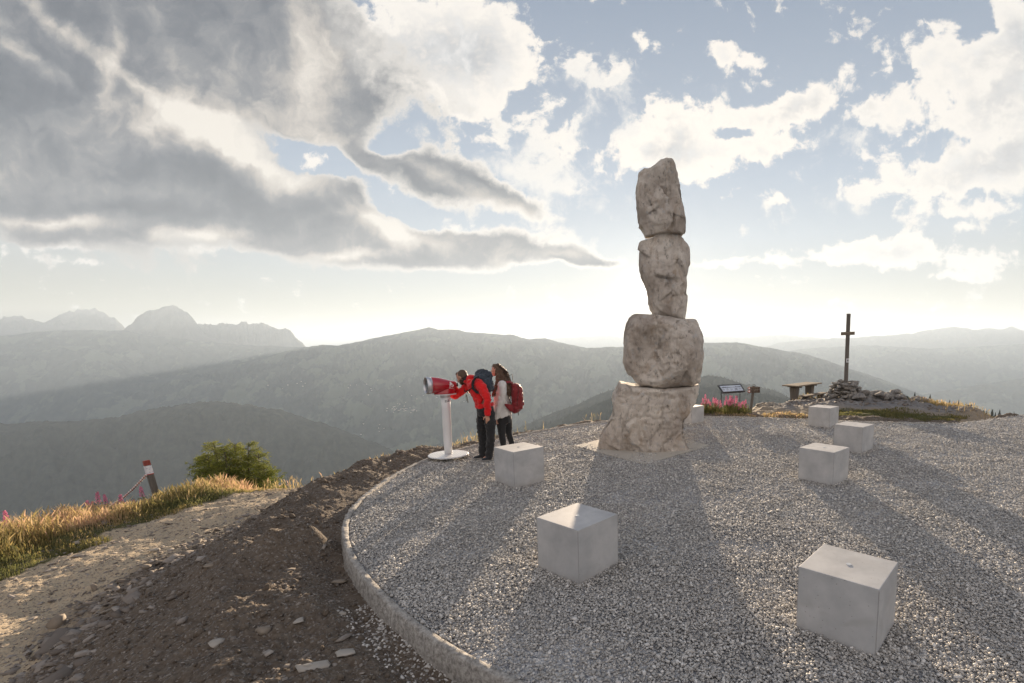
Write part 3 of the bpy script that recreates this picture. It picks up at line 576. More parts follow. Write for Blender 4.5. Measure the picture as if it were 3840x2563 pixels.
BO3 = [zB(*p) for p in [(590, 722), (570, 690), (545, 655), (500, 640), (475, 575), (455, 525), (462, 430), (466, 330), (461, 240), (470, 150), (497, 103), (530, 82), (575, 72), (650, 80), (730, 85), (860, 100), (1040, 124), (1090, 118), (1130, 122), (1150, 155), (1166, 220), (1180, 270), (1188, 330), (1180, 372), (1187, 420), (1186, 500), (1180, 560), (1170, 640), (1174, 700), (1100, 733), (980, 746), (850, 756), (700, 742)]]
BO2 = [zA(*p) for p in [(606, 782), (552, 808), (541, 870), (546, 960), (556, 1040), (574, 1110), (602, 1165), (618, 1215), (628, 1260), (630, 1320), (642, 1370), (662, 1420), (700, 1440), (800, 1455), (900, 1462), (938, 1452), (944, 1400), (950, 1350), (955, 1300), (948, 1240), (956, 1160), (950, 1100), (958, 1060), (962, 1020), (977, 1005), (974, 940), (977, 880), (960, 828), (925, 790), (900, 750), (880, 738), (830, 742), (780, 728), (740, 738), (700, 758), (650, 768)]]
BO1 = [zA(*p) for p in [(600, 768), (590, 720), (572, 695), (550, 680), (546, 640), (536, 560), (530, 510), (522, 450), (526, 370), (536, 310), (538, 250), (541, 220), (572, 195), (590, 176), (612, 184), (650, 170), (692, 152), (715, 135), (742, 112), (775, 98), (795, 102), (826, 128), (840, 145), (852, 172), (862, 210), (876, 240), (880, 290), (887, 330), (905, 430), (912, 490), (922, 540), (926, 600), (938, 680), (938, 715), (912, 752), (880, 738), (820, 745), (780, 733), (720, 745)]]
for bo, hf, sd, kw in ((BO4, .74, 3, dict(foot=.5, amp=.06, planes=22, cut=.92)), (BO3, .66, 8, dict(amp=.05)), (BO2, .42, 15, dict(amp=.05, yc=.0)), (BO1, .40, 23, dict(amp=.045))):
    o = boulder('boulder', bo, hf, sd, **kw); o.parent = sc_root; o.matrix_parent_inverse = Matrix.Translation((-.45, -RY, 0))
# its concrete footing flush with the gravel
m = Mat('footing_concrete', .9, .2); nn = m.noise(6, 6, .65); m.col(m.mix(nn, (.34, .31, .27), (.50, .46, .40))); m.bump(m.noise(40, 5), .01, .6)
c4 = [gnd(*q) for q in [(1318, 1024), (1480, 1066), (1628, 1023)]]; c4.append(c4[0]+c4[2]-c4[1]+Vector((0, .3, 0)))
bm = bmesh.new(); tv = [bm.verts.new((p.x, p.y, .012)) for p in c4]; bv = [bm.verts.new((p.x, p.y, -.2)) for p in c4]
bm.faces.new(tv); bm.faces.new(bv[::-1])
for i in range(4): bm.faces.new((tv[i], tv[(i+1) % 4], bv[(i+1) % 4], bv[i]))
bmesh.ops.recalc_face_normals(bm, faces=bm.faces)
tag(bm_obj('concrete_footing', bm, m.m), 'flat square concrete footing under the boulder sculpture, level with the gravel', 'footing')
# ------------------------------------------------------------------ viewing scope
def glossy_mat(name, c, rough=.25):
    m = Mat(name, rough, .5); m.col(m.mix(m.noise(4, 4), c, tuple(x*.86 for x in c))); m.set('Coat Weight', .6); m.set('Coat Roughness', .08); return m.m
RED = glossy_mat('red_lacquer', (.42, .012, .022)); WHITE = glossy_mat('white_paint', (.74, .74, .75), .35); GREY = Mat('grey_metal', .4, .5, .6).col((.30, .30, .31)).m
BLACK = plain('black_rubber', (.02, .02, .022), .6); GLASS = Mat('lens_glass', .08, .6).col((.015, .02, .03)).m; RIM = Mat('cast_aluminium', .35, .5, .8).col((.58, .58, .60)).m
TX, TY = -3.27, 9.30
ts = empty('viewing_scope', (TX, TY, 0), label='red viewing telescope on a white post with a round white foot plate', cat='telescope')
def lathe(bm, prof, seg=40, M=None):
    rings = []
    for (r_, z_) in prof:
        rings.append([bm.verts.new((r_*math.cos(2*math.pi*k/seg), r_*math.sin(2*math.pi*k/seg), z_)) for k in range(seg)])
    for a_, b_ in zip(rings, rings[1:]):
        for k in range(seg): bm.faces.new((a_[k], a_[(k+1) % seg], b_[(k+1) % seg], b_[k]))
    if prof[0][0] > 1e-4: bm.faces.new(rings[0][::-1])
    if prof[-1][0] > 1e-4: bm.faces.new(rings[-1])
    if M: bmesh.ops.transform(bm, matrix=M, verts=[v_ for r_ in rings for v_ in r_])
    bmesh.ops.remove_doubles(bm, verts=bm.verts, dist=1e-5); bmesh.ops.recalc_face_normals(bm, faces=bm.faces)
bm = bmesh.new(); lathe(bm, [(.36, .055), (.372, .062), (.372, .075), (.36, .082), (0.0, .083)]); pl = bm_obj('foot_plate', bm, None or [], ts)
m = Mat('tread_plate', .35, .5, .25); br = m.n('ShaderNodeTexChecker', inp={'Vector': m.n('ShaderNodeMapping', inp={'Vector': m.pos(), 'Rotation': (0, 0, R(45))}).outputs[0], 'Scale': 26}).outputs['Fac']
m.col(m.mix(br, (.62, .62, .62), (.80, .80, .80))); m.bump(br, .004, .8); pl.data.materials.append(m.m)
bm = bmesh.new(); lathe(bm, [(.10, -.05), (.10, .055), (0, .056)]); bm_obj('foot_stub', bm, GREY, ts)
topz = at(1022, 905, TY).z
bm = bmesh.new(); lathe(bm, [(.068, .083), (.078, .30), (.082, topz-.25), (.084, topz-.0), (0, topz)]); bm_obj('post', bm, WHITE, ts, True)
bm = bmesh.new(); lathe(bm, [(.088, topz-.052), (.094, topz-.045), (.096, topz+.012), (0, topz+.012)]); bm_obj('collar', bm, RIM, ts, True)
bm = bmesh.new()   # black frame label on the post
for (w_, h_, ox, oz) in ((.070, .007, 0, .014), (.070, .010, 0, -.014), (.007, .034, -.033, 0), (.010, .034, .034, 0)):
    for k in range(6):
        x_ = ox+(k/5-.5)*w_ if w_ > .02 else ox; a_ = x_/.083
        if w_ < .02 and k: continue
        add_box(bm, (w_/5 if w_ > .02 else w_, .003, h_), (math.sin(a_)*.0835, -math.cos(a_)*.0835, topz-.12+oz+x_*.12), (0, 0, a_))
rot_face = math.atan2(TX, TY)
o = bm_obj('label_frame', bm, BLACK, ts); o.rotation_euler.z = math.atan2(-TX, TY)+.32
AX = Vector((-.80, -.60, .03)).normalized(); HZ = topz+.175
MX = Matrix.Translation((0, 0, HZ)) @ AX.to_track_quat('Z', 'Y').to_matrix().to_4x4()
# bell shaped body: round tube flowing down into a wide oval base
bm = bmesh.new(); seg = 40; rings = []
prof = [(.285, .138, 0), (.262, .150, 0), (.20, .152, 0), (.12, .148, -.004), (.04, .135, -.012), (-.05, .115, -.016), (-.12, .095, -.016), (-.175, .080, -.010), (-.20, .072, -.006), (-.205, .060, -.004)]
for (t_, r_, dz_) in prof: rings.append([bm.verts.new(MX @ Vector((r_*math.cos(2*math.pi*k/seg), r_*math.sin(2*math.pi*k/seg), t_))+Vector((0, 0, dz_))) for k in range(seg)])
for a_, b_ in zip(rings, rings[1:]):
    for k in range(seg): bm.faces.new((a_[k], a_[(k+1) % seg], b_[(k+1) % seg], b_[k]))
bm.faces.new(rings[0]); bm.faces.new(rings[-1][::-1])
rings = []; AXh = Vector((AX.x, AX.y, 0)).normalized(); SDh = Vector((-AXh.y, AXh.x, 0))
for (z_, la, lb, sh) in ((topz+.012, .205, .128, .00), (topz+.03, .200, .126, .00), (topz+.09, .165, .112, -.005), (topz+.16, .12, .10, -.01), (topz+.20, .08, .07, -.01)):
    rings.append([bm.verts.new(AXh*(math.cos(t)*la+sh)+SDh*math.sin(t)*lb+Vector((0, 0, z_))) for t in [2*math.pi*k/seg for k in range(seg)]])
for a_, b_ in zip(rings, rings[1:]):
    for k in range(seg): bm.faces.new((a_[k], a_[(k+1) % seg], b_[(k+1) % seg], b_[k]))
bm.faces.new(rings[0][::-1]); bm.faces.new(rings[-1]); bmesh.ops.recalc_face_normals(bm, faces=bm.faces)
head = bm_obj('scope_head', bm, RED, ts, True)
bm = bmesh.new(); r0 = [bm.verts.new(AXh*math.cos(t)*.212+SDh*math.sin(t)*.135+Vector((0, 0, z_))) for z_ in (topz-.004, topz+.012) for t in [2*math.pi*k/seg for k in range(seg)]]
for k in range(seg): bm.faces.new((r0[k], r0[(k+1) % seg], r0[seg+(k+1) % seg], r0[seg+k]))
bm.faces.new(r0[:seg][::-1]); bm.faces.new(r0[seg:]); bm_obj('base_flange', bm, WHITE, head)
bm = bmesh.new(); lathe(bm, [(.118, .24), (.128, .245), (.156, .262), (.160, .30), (.158, .345), (.148, .350), (.140, .345), (.134, .300), (.118, .24)], M=MX); bm_obj('lens_ring', bm, RIM, head, True)
bm = bmesh.new(); lathe(bm, [(0, .318), (.137, .320)], M=MX); bm_obj('lens', bm, GLASS, head)
bm = bmesh.new(); lathe(bm, [(.0, -.245), (.028, -.245), (.036, -.24), (.036, -.20), (0, -.20)], M=MX); bm_obj('eyepiece', bm, BLACK, head, True)
# white crest painted on the side of the head: an eagle-like figure above a line of small letters
WHT = plain('white_print', (.80, .78, .78), .5)
side = at(1022, 872, TY); camd = (Vector((0, 0, CAMH))-Vector((TX, TY, HZ))).normalized()
def on_head(x, y):      # region pixel -> point on the near side of the head, local
    s_ = ((1550+x*.30619)*.61172, (1300+y*.30619)*.61172); p = at(*s_, TY-.13)-Vector((TX, TY, 0)); return p
dg = bpy.context.evaluated_depsgraph_get(); dg.update()
from mathutils.bvhtree import BVHTree
bvh = BVHTree.FromObject(head, dg)
def decal(poly):
    out = []
    for x, y in poly:
        d_ = ray((1550+x*.30619)*.61172, (1300+y*.30619)*.61172).normalized(); o_ = Vector((0, 0, CAMH))-Vector((TX, TY, 0))
        h_ = bvh.ray_cast(o_, d_)
        out.append(h_[0]-d_*.003 if h_[0] else on_head(x, y))
    return out
bm = bmesh.new()
for poly in ([(452, 432), (462, 440), (468, 452), (478, 448), (474, 462), (486, 472), (490, 492), (478, 500), (466, 488), (458, 496), (450, 508), (443, 500), (448, 482), (440, 470), (450, 462), (444, 448)],
             [(482, 455), (492, 470), (495, 488), (490, 486), (484, 470)], [(446, 428), (452, 436), (445, 438)], [(436, 508), (492, 512), (492, 516), (436, 513)]):
    ps = decal(poly); bm.faces.new([bm.verts.new(p_) for p_ in ps])
bmesh.ops.triangulate(bm, faces=bm.faces)
bm_obj('crest_print', bm, WHT, head)
# ------------------------------------------------------------------ cross on its cairn
def wood_mat(name, a, b, along=2, sc=1.0):
    m = Mat(name, .85, .2)
    s_ = [26.0*sc]*3; s_[along] = 1.6*sc
    v_ = m.n('ShaderNodeMapping', inp={'Vector': m.pos(), 'Scale': tuple(s_)}).outputs[0]
    f = m.noise(1.0, 6, .65, v_); m.col(m.mix(f, a, b)); m.bump(f, .01, .6); return m.m
WOODV = wood_mat('weathered_wood', (.055, .05, .045), (.20, .18, .16)); WOODH = wood_mat('weathered_board', (.08, .065, .05), (.27, .22, .17), 0)
def rock_pile(name, items, mat, seed=1, parent=None):
    rg = np.random.default_rng(seed); V, Fc = [], []
    b = bmesh.new(); bmesh.ops.create_icosphere(b, subdivisions=2, radius=1); BV = np.array([x.co[:] for x in b.verts]); BF = np.array([[w.index for w in q.verts] for q in b.faces]); b.free()
    for (x, y, z, sx, sy, sz, rz) in items:
        v_ = BV.copy()
        for i in range(14):
            n_ = rg.normal(0, 1, 3)*np.array([1, 1, .5]); n_ /= np.linalg.norm(n_); pr = v_@n_; ex = np.clip(pr-rg.uniform(.38, .78), 0, None); v_ -= ex[:, None]*n_
        v_ *= 1+.07*fbmn(v_[:, 0]*2.5+seed+x*7, v_[:, 1]*2.5, v_[:, 2]*2.5, 3, seed)[:, None]
        v_ *= (sx, sy, sz); c_, s_ = math.cos(rz), math.sin(rz); t_ = rg.normal(0, .12); v_[:, 2] += v_[:, 0]*t_
        v_ = np.stack([v_[:, 0]*c_-v_[:, 1]*s_+x, v_[:, 0]*s_+v_[:, 1]*c_+y, v_[:, 2]+z], -1)
        Fc.append(BF+len(V)*0+sum(len(q) for q in V)); V.append(v_)
    return pymesh(name, np.concatenate(V), np.concatenate(Fc), mat, parent, smooth=False)
m = Mat('outcrop_rock', .9, .2); n1 = m.noise(3, 9, .7); n2 = m.noise(16, 8, .7)
m.col(m.mix(m.ramp(n2, [(.4, (0, 0, 0)), (.6, (1, 1, 1))]), m.mix(n1, (.11, .10, .095), (.24, .225, .21)), m.mix(n1, (.25, .22, .19), (.40, .38, .35)))); m.bump(m.math('ADD', n1, n2), .06, 1.0); OUT = m.m
CD = 17.6; cb = at(1938, 905, CD); cz = tz(cb.x, cb.y)
rg = np.random.default_rng(5); items = []
ctop = at(1940, 877, CD).z
lay = 8
for i in range(lay):
    f = i/(lay-1); R_ = .58*(1-f)+.34*f; zc = cz+.02+(ctop-.05-cz)*f; n_ = int(11-4*f)
    for k in range(n_):
        a_ = k/n_*6.283+rg.uniform(0, .5)+i*.7; items.append((cb.x+R_*math.cos(a_), cb.y+R_*math.sin(a_), zc+rg.normal(0, .015), rg.uniform(.16, .27), rg.uniform(.12, .2), rg.uniform(.05, .085), a_+1.57+rg.normal(0, .3)))
for k in range(14): items.append((cb.x+rg.normal(0, .15), cb.y+rg.normal(0, .15), cz+rg.uniform(.1, 1)*(ctop-cz-.1), .22, .2, .09, rg.uniform(0, 3)))
for dx_ in (-.22, 0.0, .2): items.append((cb.x+dx_, cb.y-.02, ctop-.04, .22, .3, .045, rg.uniform(0, 3)))
tag(rock_pile('cairn', items, OUT, 3), 'stacked flat stone cairn carrying the wooden summit cross', 'cairn')
p0 = at(1940, 885, CD); p1 = at(1947.5, 720, CD); bq = at(1945.3, 765.5, CD); L_ = (p1-p0).length
cr_root = empty('summit_cross', p0, label='tall leaning weathered wooden cross on top of the stone cairn', cat='cross')
tilt = math.atan2(p1.x-p0.x, p1.z-p0.z)
bm = bmesh.new(); add_box(bm, (.108, .10, L_), (0, 0, L_/2), bevel=.012)
for v_ in bm.verts: v_.co.x += .012*math.sin(v_.co.z*2.1)
for e_ in (0,): pass
o = bm_obj('upright_beam', bm, WOODV, cr_root); o.rotation_euler.y = tilt
hb = (bq-p0).length
bm = bmesh.new(); add_box(bm, (.45, .10, .115), (.02, -.018, hb), bevel=.012); o = bm_obj('cross_beam', bm, WOODH, cr_root); o.rotation_euler.y = tilt-.02
bm = bmesh.new(); add_box(bm, (.10, .012, .14), (0, -.066, .89), bevel=.003); pq = bm_obj('plaque', bm, WHITE, cr_root); pq.rotation_euler.y = tilt
bm = bmesh.new(); add_box(bm, (.05, .004, .05), (0, -.0745, .90)); add_box(bm, (.06, .004, .01), (0, -.0745, .85)); bm_obj('print', bm, plain('grey_print', (.12, .12, .14)), pq)
# rocks of the knoll behind, from the cairn to the right
items = []
for k in range(46):
    X_ = rg.uniform(1960, 2150); dd_ = rg.uniform(16.8, 18.6); p = at(X_, 905, dd_); s_ = rg.uniform(.12, .42)*(1-.3*(X_-1960)/190)
    items.append((p.x, p.y, tz(p.x, p.y)+s_*.12+(.10 if X_ < 2110 else 0), s_, s_*rg.uniform(.6, 1), s_*rg.uniform(.35, .6), rg.uniform(0, 3)))
for X_, Yt, s_ in ((2010, 893, .35), (2035, 900, .3), (1985, 897, .34), (1962, 902, .3), (2068, 905, .28), (2050, 893, .22), (2100, 909, .26), (2130, 914, .25)):
    p = at(X_, Yt, 17.7); items.append((p.x, p.y, p.z-s_*.5, s_*1.3, s_, s_*.62, rg.uniform(0, 3)))
tag(rock_pile('rock_outcrop', items, OUT, 8), 'jagged grey rock outcrop on the knoll right of the cairn', 'rocks')
items = []
for X_, Y_, d_, s_ in ((1768, 919, 20.0, .28), (1790, 915, 20.6, .2), (1758, 924, 19.3, .2), (1800, 923, 19.2, .14), (1783, 926, 18.6, .14), (1752, 926, 18.4, .2)):
    p = at(X_, Y_, d_); items.append((p.x, p.y, tz(p.x, p.y)+.02, s_*1.3, s_*.8, s_*.3, rg.uniform(-.4, .4)))
for i, it in enumerate(items): o = rock_pile('rock', [(0, 0, 0)+tuple(it[3:])], OUT, 12+i); o.location = it[:3]; tag(o, 'low flat grey rock on the bare ground left of the picnic table', 'rock', 'low rocks left of the picnic table')
# ------------------------------------------------------------------ picnic table and bench
def table(name, A, B, top, wid, L_over, th_, label, cat, legw, legt):
    za, zb = tz(A[0], A[1]), tz(B[0], B[1]); z0 = min(za, zb)
    d_ = Vector((B[0]-A[0], B[1]-A[1], 0)); Ld = d_.length; a_ = math.atan2(d_.y, d_.x); mid = ((A[0]+B[0])/2, (A[1]+B[1])/2)
    r_ = empty(name, (mid[0], mid[1], z0), a_, label=label, cat=cat)
    bm = bmesh.new(); n_ = 3 if wid > .4 else 1; w_ = wid/n_
    for k in range(n_): add_box(bm, (Ld+L_over*2, w_-.012, th_), (0, (k-(n_-1)/2)*w_, top-th_/2), bevel=.008)
    bm_obj('table_top' if wid > .4 else 'seat', bm, WOODH, r_)
    for sx in (-1, 1):
        bm = bmesh.new(); add_box(bm, (.10, wid*.86, .06), (sx*Ld/2, 0, top-th_-.03), bevel=.008)
        h_ = top-th_-.06+.12; vs = add_box(bm, (legt, legw, h_), (sx*Ld/2, 0, h_/2-.12), bevel=.01)
        for v_ in vs:
            t_ = (v_.co.z)/(h_-.12)
            if t_ > .95: v_.co.y *= 1.5; v_.co.x = sx*Ld/2+(v_.co.x-sx*Ld/2)*1.3
        bm_obj('leg', bm, WOODV, r_)
    return r_
tA = (7.60, 21.4); tB = (8.62, 22.35)
tpz = at(1824, 883, 21.4).z-tz(*tA); table('picnic_table', tA, tB, max(.62, min(.86, tpz)), .74, .42, .055, 'wooden picnic table with two pedestal legs on the grassy knoll', 'table', .22, .20)
bA = (7.92, 20.9); bB = (8.93, 21.85)
table('bench', bA, bB, .44, .30, .36, .05, 'low backless wooden bench between the picnic table and the cairn', 'bench', .18, .16)
# ------------------------------------------------------------------ trail signpost
def c3(x, y): return ((2600+x*.298)*.61172, (1400+y*.298)*.61172)
sb = gnd(1721.7, 946.7, -.1); sy = sb.y; st = at(*c3(757, 172), sy)
sg = empty('trail_signpost', sb, label='leaning wooden trail signpost with two brown arrow boards beside the pink flowers', cat='signpost')
ln = (st-sb); bm = bmesh.new(); add_box(bm, (.075, .055, ln.length+.15), (0, 0, ln.length/2-.05), bevel=.006); o = bm_obj('post', bm, WOODV, sg); o.rotation_euler.y = math.atan2(ln.x, ln.z)
BROWN = wood_mat('sign_board', (.045, .03, .024), (.085, .06, .048), 0); REDP = plain('red_paint', (.42, .03, .03), .5); LET = plain('carved_letters', (.26, .22, .18))
for k, yc in enumerate((190, 231)):
    a0 = at(*c3(700, yc), sy-.05)-sb; a1 = at(*c3(838, yc-(3 if k else 0)), sy-.05)-sb; h_ = .165/2*1.0
    bm = bmesh.new(); hh = (at(*c3(700, yc-18), sy).z-at(*c3(700, yc+18), sy).z)/2
    tip = at(*c3(676, yc+2), sy-.05)-sb
    poly = [(tip.x, (a0.z+a1.z)/2), (a0.x, a0.z-hh), (a1.x, a1.z-hh), (a1.x, a1.z+hh), (a0.x, a0.z+hh)]
    f_ = [bm.verts.new((x, -.062, z)) for x, z in poly]; b_ = [bm.verts.new((x, -.036, z)) for x, z in poly]
    bm.faces.new(f_[::-1]); bm.faces.new(b_)
    for i in range(5): bm.faces.new((f_[i], f_[(i+1) % 5], b_[(i+1) % 5], b_[i]))
    bmesh.ops.recalc_face_normals(bm, faces=bm.faces); ab = bm_obj('arrow_board', bm, BROWN, sg)
    bm = bmesh.new(); zc = (a0.z+a1.z)/2; q = [(tip.x+.006, zc), (a0.x-.0, zc-hh*.9), (a0.x+.035, zc-hh*.9), (a0.x+.035, zc+hh*.9), (a0.x-.0, zc+hh*.9)]
    bm.faces.new([bm.verts.new((x, -.065, z)) for x, z in q][::-1]); bm_obj('arrow_tip', bm, REDP, ab)
    bm = bmesh.new(); q = [(tip.x+.022, zc), (a0.x+.004, zc-hh*.55), (a0.x+.030, zc-hh*.55), (a0.x+.030, zc+hh*.55), (a0.x+.004, zc+hh*.55)]
    bm.faces.new([bm.verts.new((x, -.068, z)) for x, z in q][::-1]); bm_obj('number_field', bm, WHITE, ab)
    bm = bmesh.new()
    for li in range(2):
        x_ = a0.x+.06
        while x_ < a1.x-.05:
            w_ = rg.uniform(.010, .02); add_box(bm, (w_, .003, hh*.36), (x_, -.0635, zc+(.5-li)*hh*.95), bevel=0); x_ += w_+rg.choice([.006, .006, .02])
    bm_obj('lettering', bm, LET, ab)
# ------------------------------------------------------------------ information panel
ib = empty('information_board', at(*c3(470, 330), 16.3), label='slanted panorama information board on thin steel legs above the pink flowers', cat='information board')
io = ib.location; TL, TR, BR, BL = (at(*c3(303, 150), 16.75)-io, at(*c3(597, 136), 16.75)-io, at(*c3(652, 226), 16.25)-io, at(*c3(370, 246), 16.25)-io)
nrm = (TR-TL).cross(BL-TL).normalized()
if nrm.y > 0: nrm = -nrm
def quad_slab(bm, u0, u1, v0, v1, off, th_):
    P_ = lambda u_, v_: (TL*(1-u_)+TR*u_)*(1-v_)+(BL*(1-u_)+BR*u_)*v_
    f_ = [bm.verts.new(P_(a_, b_)+nrm*off) for a_, b_ in ((u0, v0), (u1, v0), (u1, v1), (u0, v1))]; b_ = [bm.verts.new(v_.co-nrm*th_) for v_ in f_]
    bm.faces.new(f_); bm.faces.new(b_[::-1])
    for i in range(4): bm.faces.new((f_[i], b_[i], b_[(i+1) % 4], f_[(i+1) % 4]))
DARKM = plain('dark_steel', (.035, .03, .03), .5, .5)
bm = bmesh.new(); quad_slab(bm, 0, 1, 0, 1, 0, .04); bmesh.ops.recalc_face_normals(bm, faces=bm.faces); fr_ = bm_obj('frame', bm, DARKM, ib)
pm_ = Mat('printed_panel', .5, .4).col((.56, .60, .66)).m
bm = bmesh.new(); quad_slab(bm, .06, .94, .16, .90, .004, .003); pn = bm_obj('printed_panel', bm, pm_, ib)
bm = bmesh.new()
P_ = lambda u_, v_, o_=.0065: (TL*(1-u_)+TR*u_)*(1-v_)+(BL*(1-u_)+BR*u_)*v_+nrm*o_
us = np.linspace(.08, .92, 40); top_ = [.38-.07*abs(float(vnoise(u_*14, 2, 0, 4)))-.03*float(vnoise(u_*40, 1, 0, 5)) for u_ in us]
vs = [bm.verts.new(P_(u_, v_)) for u_, v_ in zip(us, top_)]+[bm.verts.new(P_(u_, .43)) for u_ in us[::-1]]; bm.faces.new(vs); bmesh.ops.triangulate(bm, faces=bm.faces)
bm_obj('panorama_print', bm, plain('panorama_ink', (.09, .10, .12)), pn)
bm = bmesh.new()
for k in range(1, 5): quad_slab(bm, .06+k*.176-.003, .06+k*.176+.003, .46, .88, .0065, .001)
for k in range(5):
    for li in range(4):
        if k == 3: quad_slab(bm, .62+li*.03, .64+li*.03, .52, .80, .0066, .001); continue
        quad_slab(bm, .085+k*.176, .085+k*.176+rg.uniform(.07, .13), .52+li*.07, .545+li*.07, .0066, .001)
bm_obj('text_print', bm, plain('text_ink', (.16, .17, .19)), pn)
for (x_, y_) in ((352, 240), (588, 232)):
    a_ = at(*c3(x_, y_), 16.45)-io; bm = bmesh.new(); zb = tz(a_.x+io.x, a_.y+io.y)-io.z-.1; add_tube(bm, [(a_.x, a_.y, zb), (a_.x, a_.y, a_.z+.02)], .014, 8); bm_obj('leg', bm, DARKM, ib, True)
# ------------------------------------------------------------------ leaning marker post with barrier tape rope
def c5(x, y): return ((450+x*.19133)*.61172, (1680+y*.19133)*.61172)
PD = 10.7; pb = at(*c5(790, 1200), PD); pt = at(*c5(508, 248), PD); ln = pt-pb
mp = empty('marker_post', pb, label='leaning grey wooden marker post with red top and white paper wrap in the dry grass', cat='post')
rotp = Vector((0, 0, 1)).rotation_difference(ln.normalized()).to_matrix().to_4x4() @ Matrix.Rotation(R(-32), 4, 'Z')
def ppart(name, s0, s1, w_, mat, par=None):
    bm = bmesh.new(); add_box(bm, (w_, w_*.72, (s1-s0)), (0, 0, (s0+s1)/2), bevel=.006)
    bmesh.ops.transform(bm, matrix=rotp, verts=bm.verts); return bm_obj(name, bm, mat, par or mp)
LP = ln.length; PW = .135
ppart('post', -.3, LP*.90, PW, WOODV); ppart('painted_top', LP*.90, LP, PW, plain('flaking_red_paint', (.26, .06, .045), .7, var=.5, scale=30))
m = Mat('paper_wrap', .6, .3); f_ = m.ramp(m.noise(28, 4, .6), [(.52, (.70, .70, .72)), (.60, (.38, .34, .46)), (.66, (.72, .71, .72))]); m.col(f_); ppart('paper_wrap', LP*.73, LP*.895, PW+.008, m.m)
ppart('red_band', LP*.715, LP*.732, PW+.009, REDP)
m = Mat('twisted_tape', .6, .3); wv_ = m.n('ShaderNodeTexWave', bands_direction='DIAGONAL', inp={'Vector': m.pos(), 'Scale': 7.0}).outputs['Fac']; m.col(m.ramp(wv_, [(.55, (.74, .70, .68)), (.75, (.45, .16, .14))])); 
rp = [at(*c5(515, 530), PD-.05), at(*c5(260, 760), PD+.15), at(*c5(0, 985), PD+.35), at(*c5(-180, 1130), PD+.5)]
for i in (1, 2): rp[i].z -= .0
bm = bmesh.new(); pts = []; rad_ = []
for k in range(61):
    t_ = k/60*3; i = min(2, int(t_)); f_ = t_-i; p = rp[i].lerp(rp[i+1], f_)-rp[0]; p.z -= .05*math.sin(math.pi*k/60); pts.append(p); rad_.append(.020+.007*math.sin(k*1.7))
add_tube(bm, pts, rad_, 8); o = bm_obj('barrier_rope', bm, m.m, None, True); o.location = rp[0]; tag(o, 'red and white twisted barrier rope tied to the leaning marker post', 'rope')
# ------------------------------------------------------------------ grasses
m = Mat('dry_grass', .8, .2)
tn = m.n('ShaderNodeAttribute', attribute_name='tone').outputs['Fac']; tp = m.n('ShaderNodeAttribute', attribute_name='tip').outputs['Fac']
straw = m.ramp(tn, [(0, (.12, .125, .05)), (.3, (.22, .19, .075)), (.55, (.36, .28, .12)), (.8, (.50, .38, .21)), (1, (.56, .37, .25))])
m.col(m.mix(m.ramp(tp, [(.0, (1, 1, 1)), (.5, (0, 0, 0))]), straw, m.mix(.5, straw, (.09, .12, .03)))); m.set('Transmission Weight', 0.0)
tr = m.n('ShaderNodeBsdfTranslucent', inp={0: straw}); mx = m.n('ShaderNodeMixShader', inp={0: .45, 1: m.b.outputs[0], 2: tr.outputs[0]}); m.t.links.new(mx.outputs[0], [q for q in m.t.nodes if q.type == 'OUTPUT_MATERIAL'][0].inputs['Surface'])
GRASS = m.m
def grass(name, x, y, hgt, tone, wid, seed_head=.4, lean=.35, mat=None):
    n_ = len(x); z = terrain(x, y)[0]-.01; a_ = rng.uniform(0, 6.283, n_); fa = rng.uniform(0, 6.283, n_)
    K_ = 5; t = np.linspace(0, 1, K_); ln_ = rng.uniform(.2, 1, n_)*lean*hgt
    cx_ = x[:, None]+np.cos(a_)[:, None]*ln_[:, None]*t[None]**2; cy_ = y[:, None]+np.sin(a_)[:, None]*ln_[:, None]*t[None]**2
    cz_ = z[:, None]+hgt[:, None]*(t-.18*t**3)[None]
    sh = (rng.uniform(0, 1, n_) < seed_head); prof_ = np.where(sh[:, None], np.array([.8, .6, .5, 2.2, .5])[None], np.array([1, .95, .8, .5, .05])[None])*wid
    wx = np.cos(fa)[:, None]*prof_; wy = np.sin(fa)[:, None]*prof_
    V = np.stack([np.stack([cx_-wx, cy_-wy, cz_], -1), np.stack([cx_+wx, cy_+wy, cz_], -1)], 2).reshape(n_, K_*2, 3)
    f_ = np.array([[2*i, 2*i+1, 2*i+3, 2*i+2] for i in range(K_-1)]); Fc = (f_[None]+(np.arange(n_)*K_*2)[:, None, None]).reshape(-1, 4)
    o = pymesh(name, V.reshape(-1, 3), Fc, mat or GRASS, smooth=False)
    q = o.data.attributes.new('tone', 'FLOAT', 'POINT'); q.data.foreach_set('value', np.repeat(tone, K_*2).astype(np.float32))
    q = o.data.attributes.new('tip', 'FLOAT', 'POINT'); q.data.foreach_set('value', np.tile(np.repeat(t, 2), n_).astype(np.float32)); return o
def band(n_, s0, s1, t0, t1): 
    x, y = bank_pts(n_, s0, s1, t0, t1); c_ = fbmn(x*1.4, y*1.4, 0, 3, 71); return x, y, c_
x, y, c_ = band(120000, 4.7, 9.6, -150, -72)
thd = np.degrees(np.arctan2(x-PCX, y-PCY)); sd = np.hypot(x-PCX, y-PCY)-rk(thd)
keep = (rng.uniform(0, 1, len(x)) < .75+.5*c_) & (sd+c_*.35 > 5.0); x, y, c_, sd = x[keep], y[keep], c_[keep], sd[keep]
hg = (.08+(.27+.33*smooth(-thd[keep], 84, 106))*smooth(sd, 5.1, 6.3))*rng.uniform(.35, 1.2, len(x))*(1+.5*c_)
c2_ = fbmn(x*.8+9, y*.8, 0, 3, 73); tone = np.clip(.20+.52*smooth(sd, 5.2, 6.0)+.5*c2_+rng.normal(0, .2, len(x)), 0, 1)
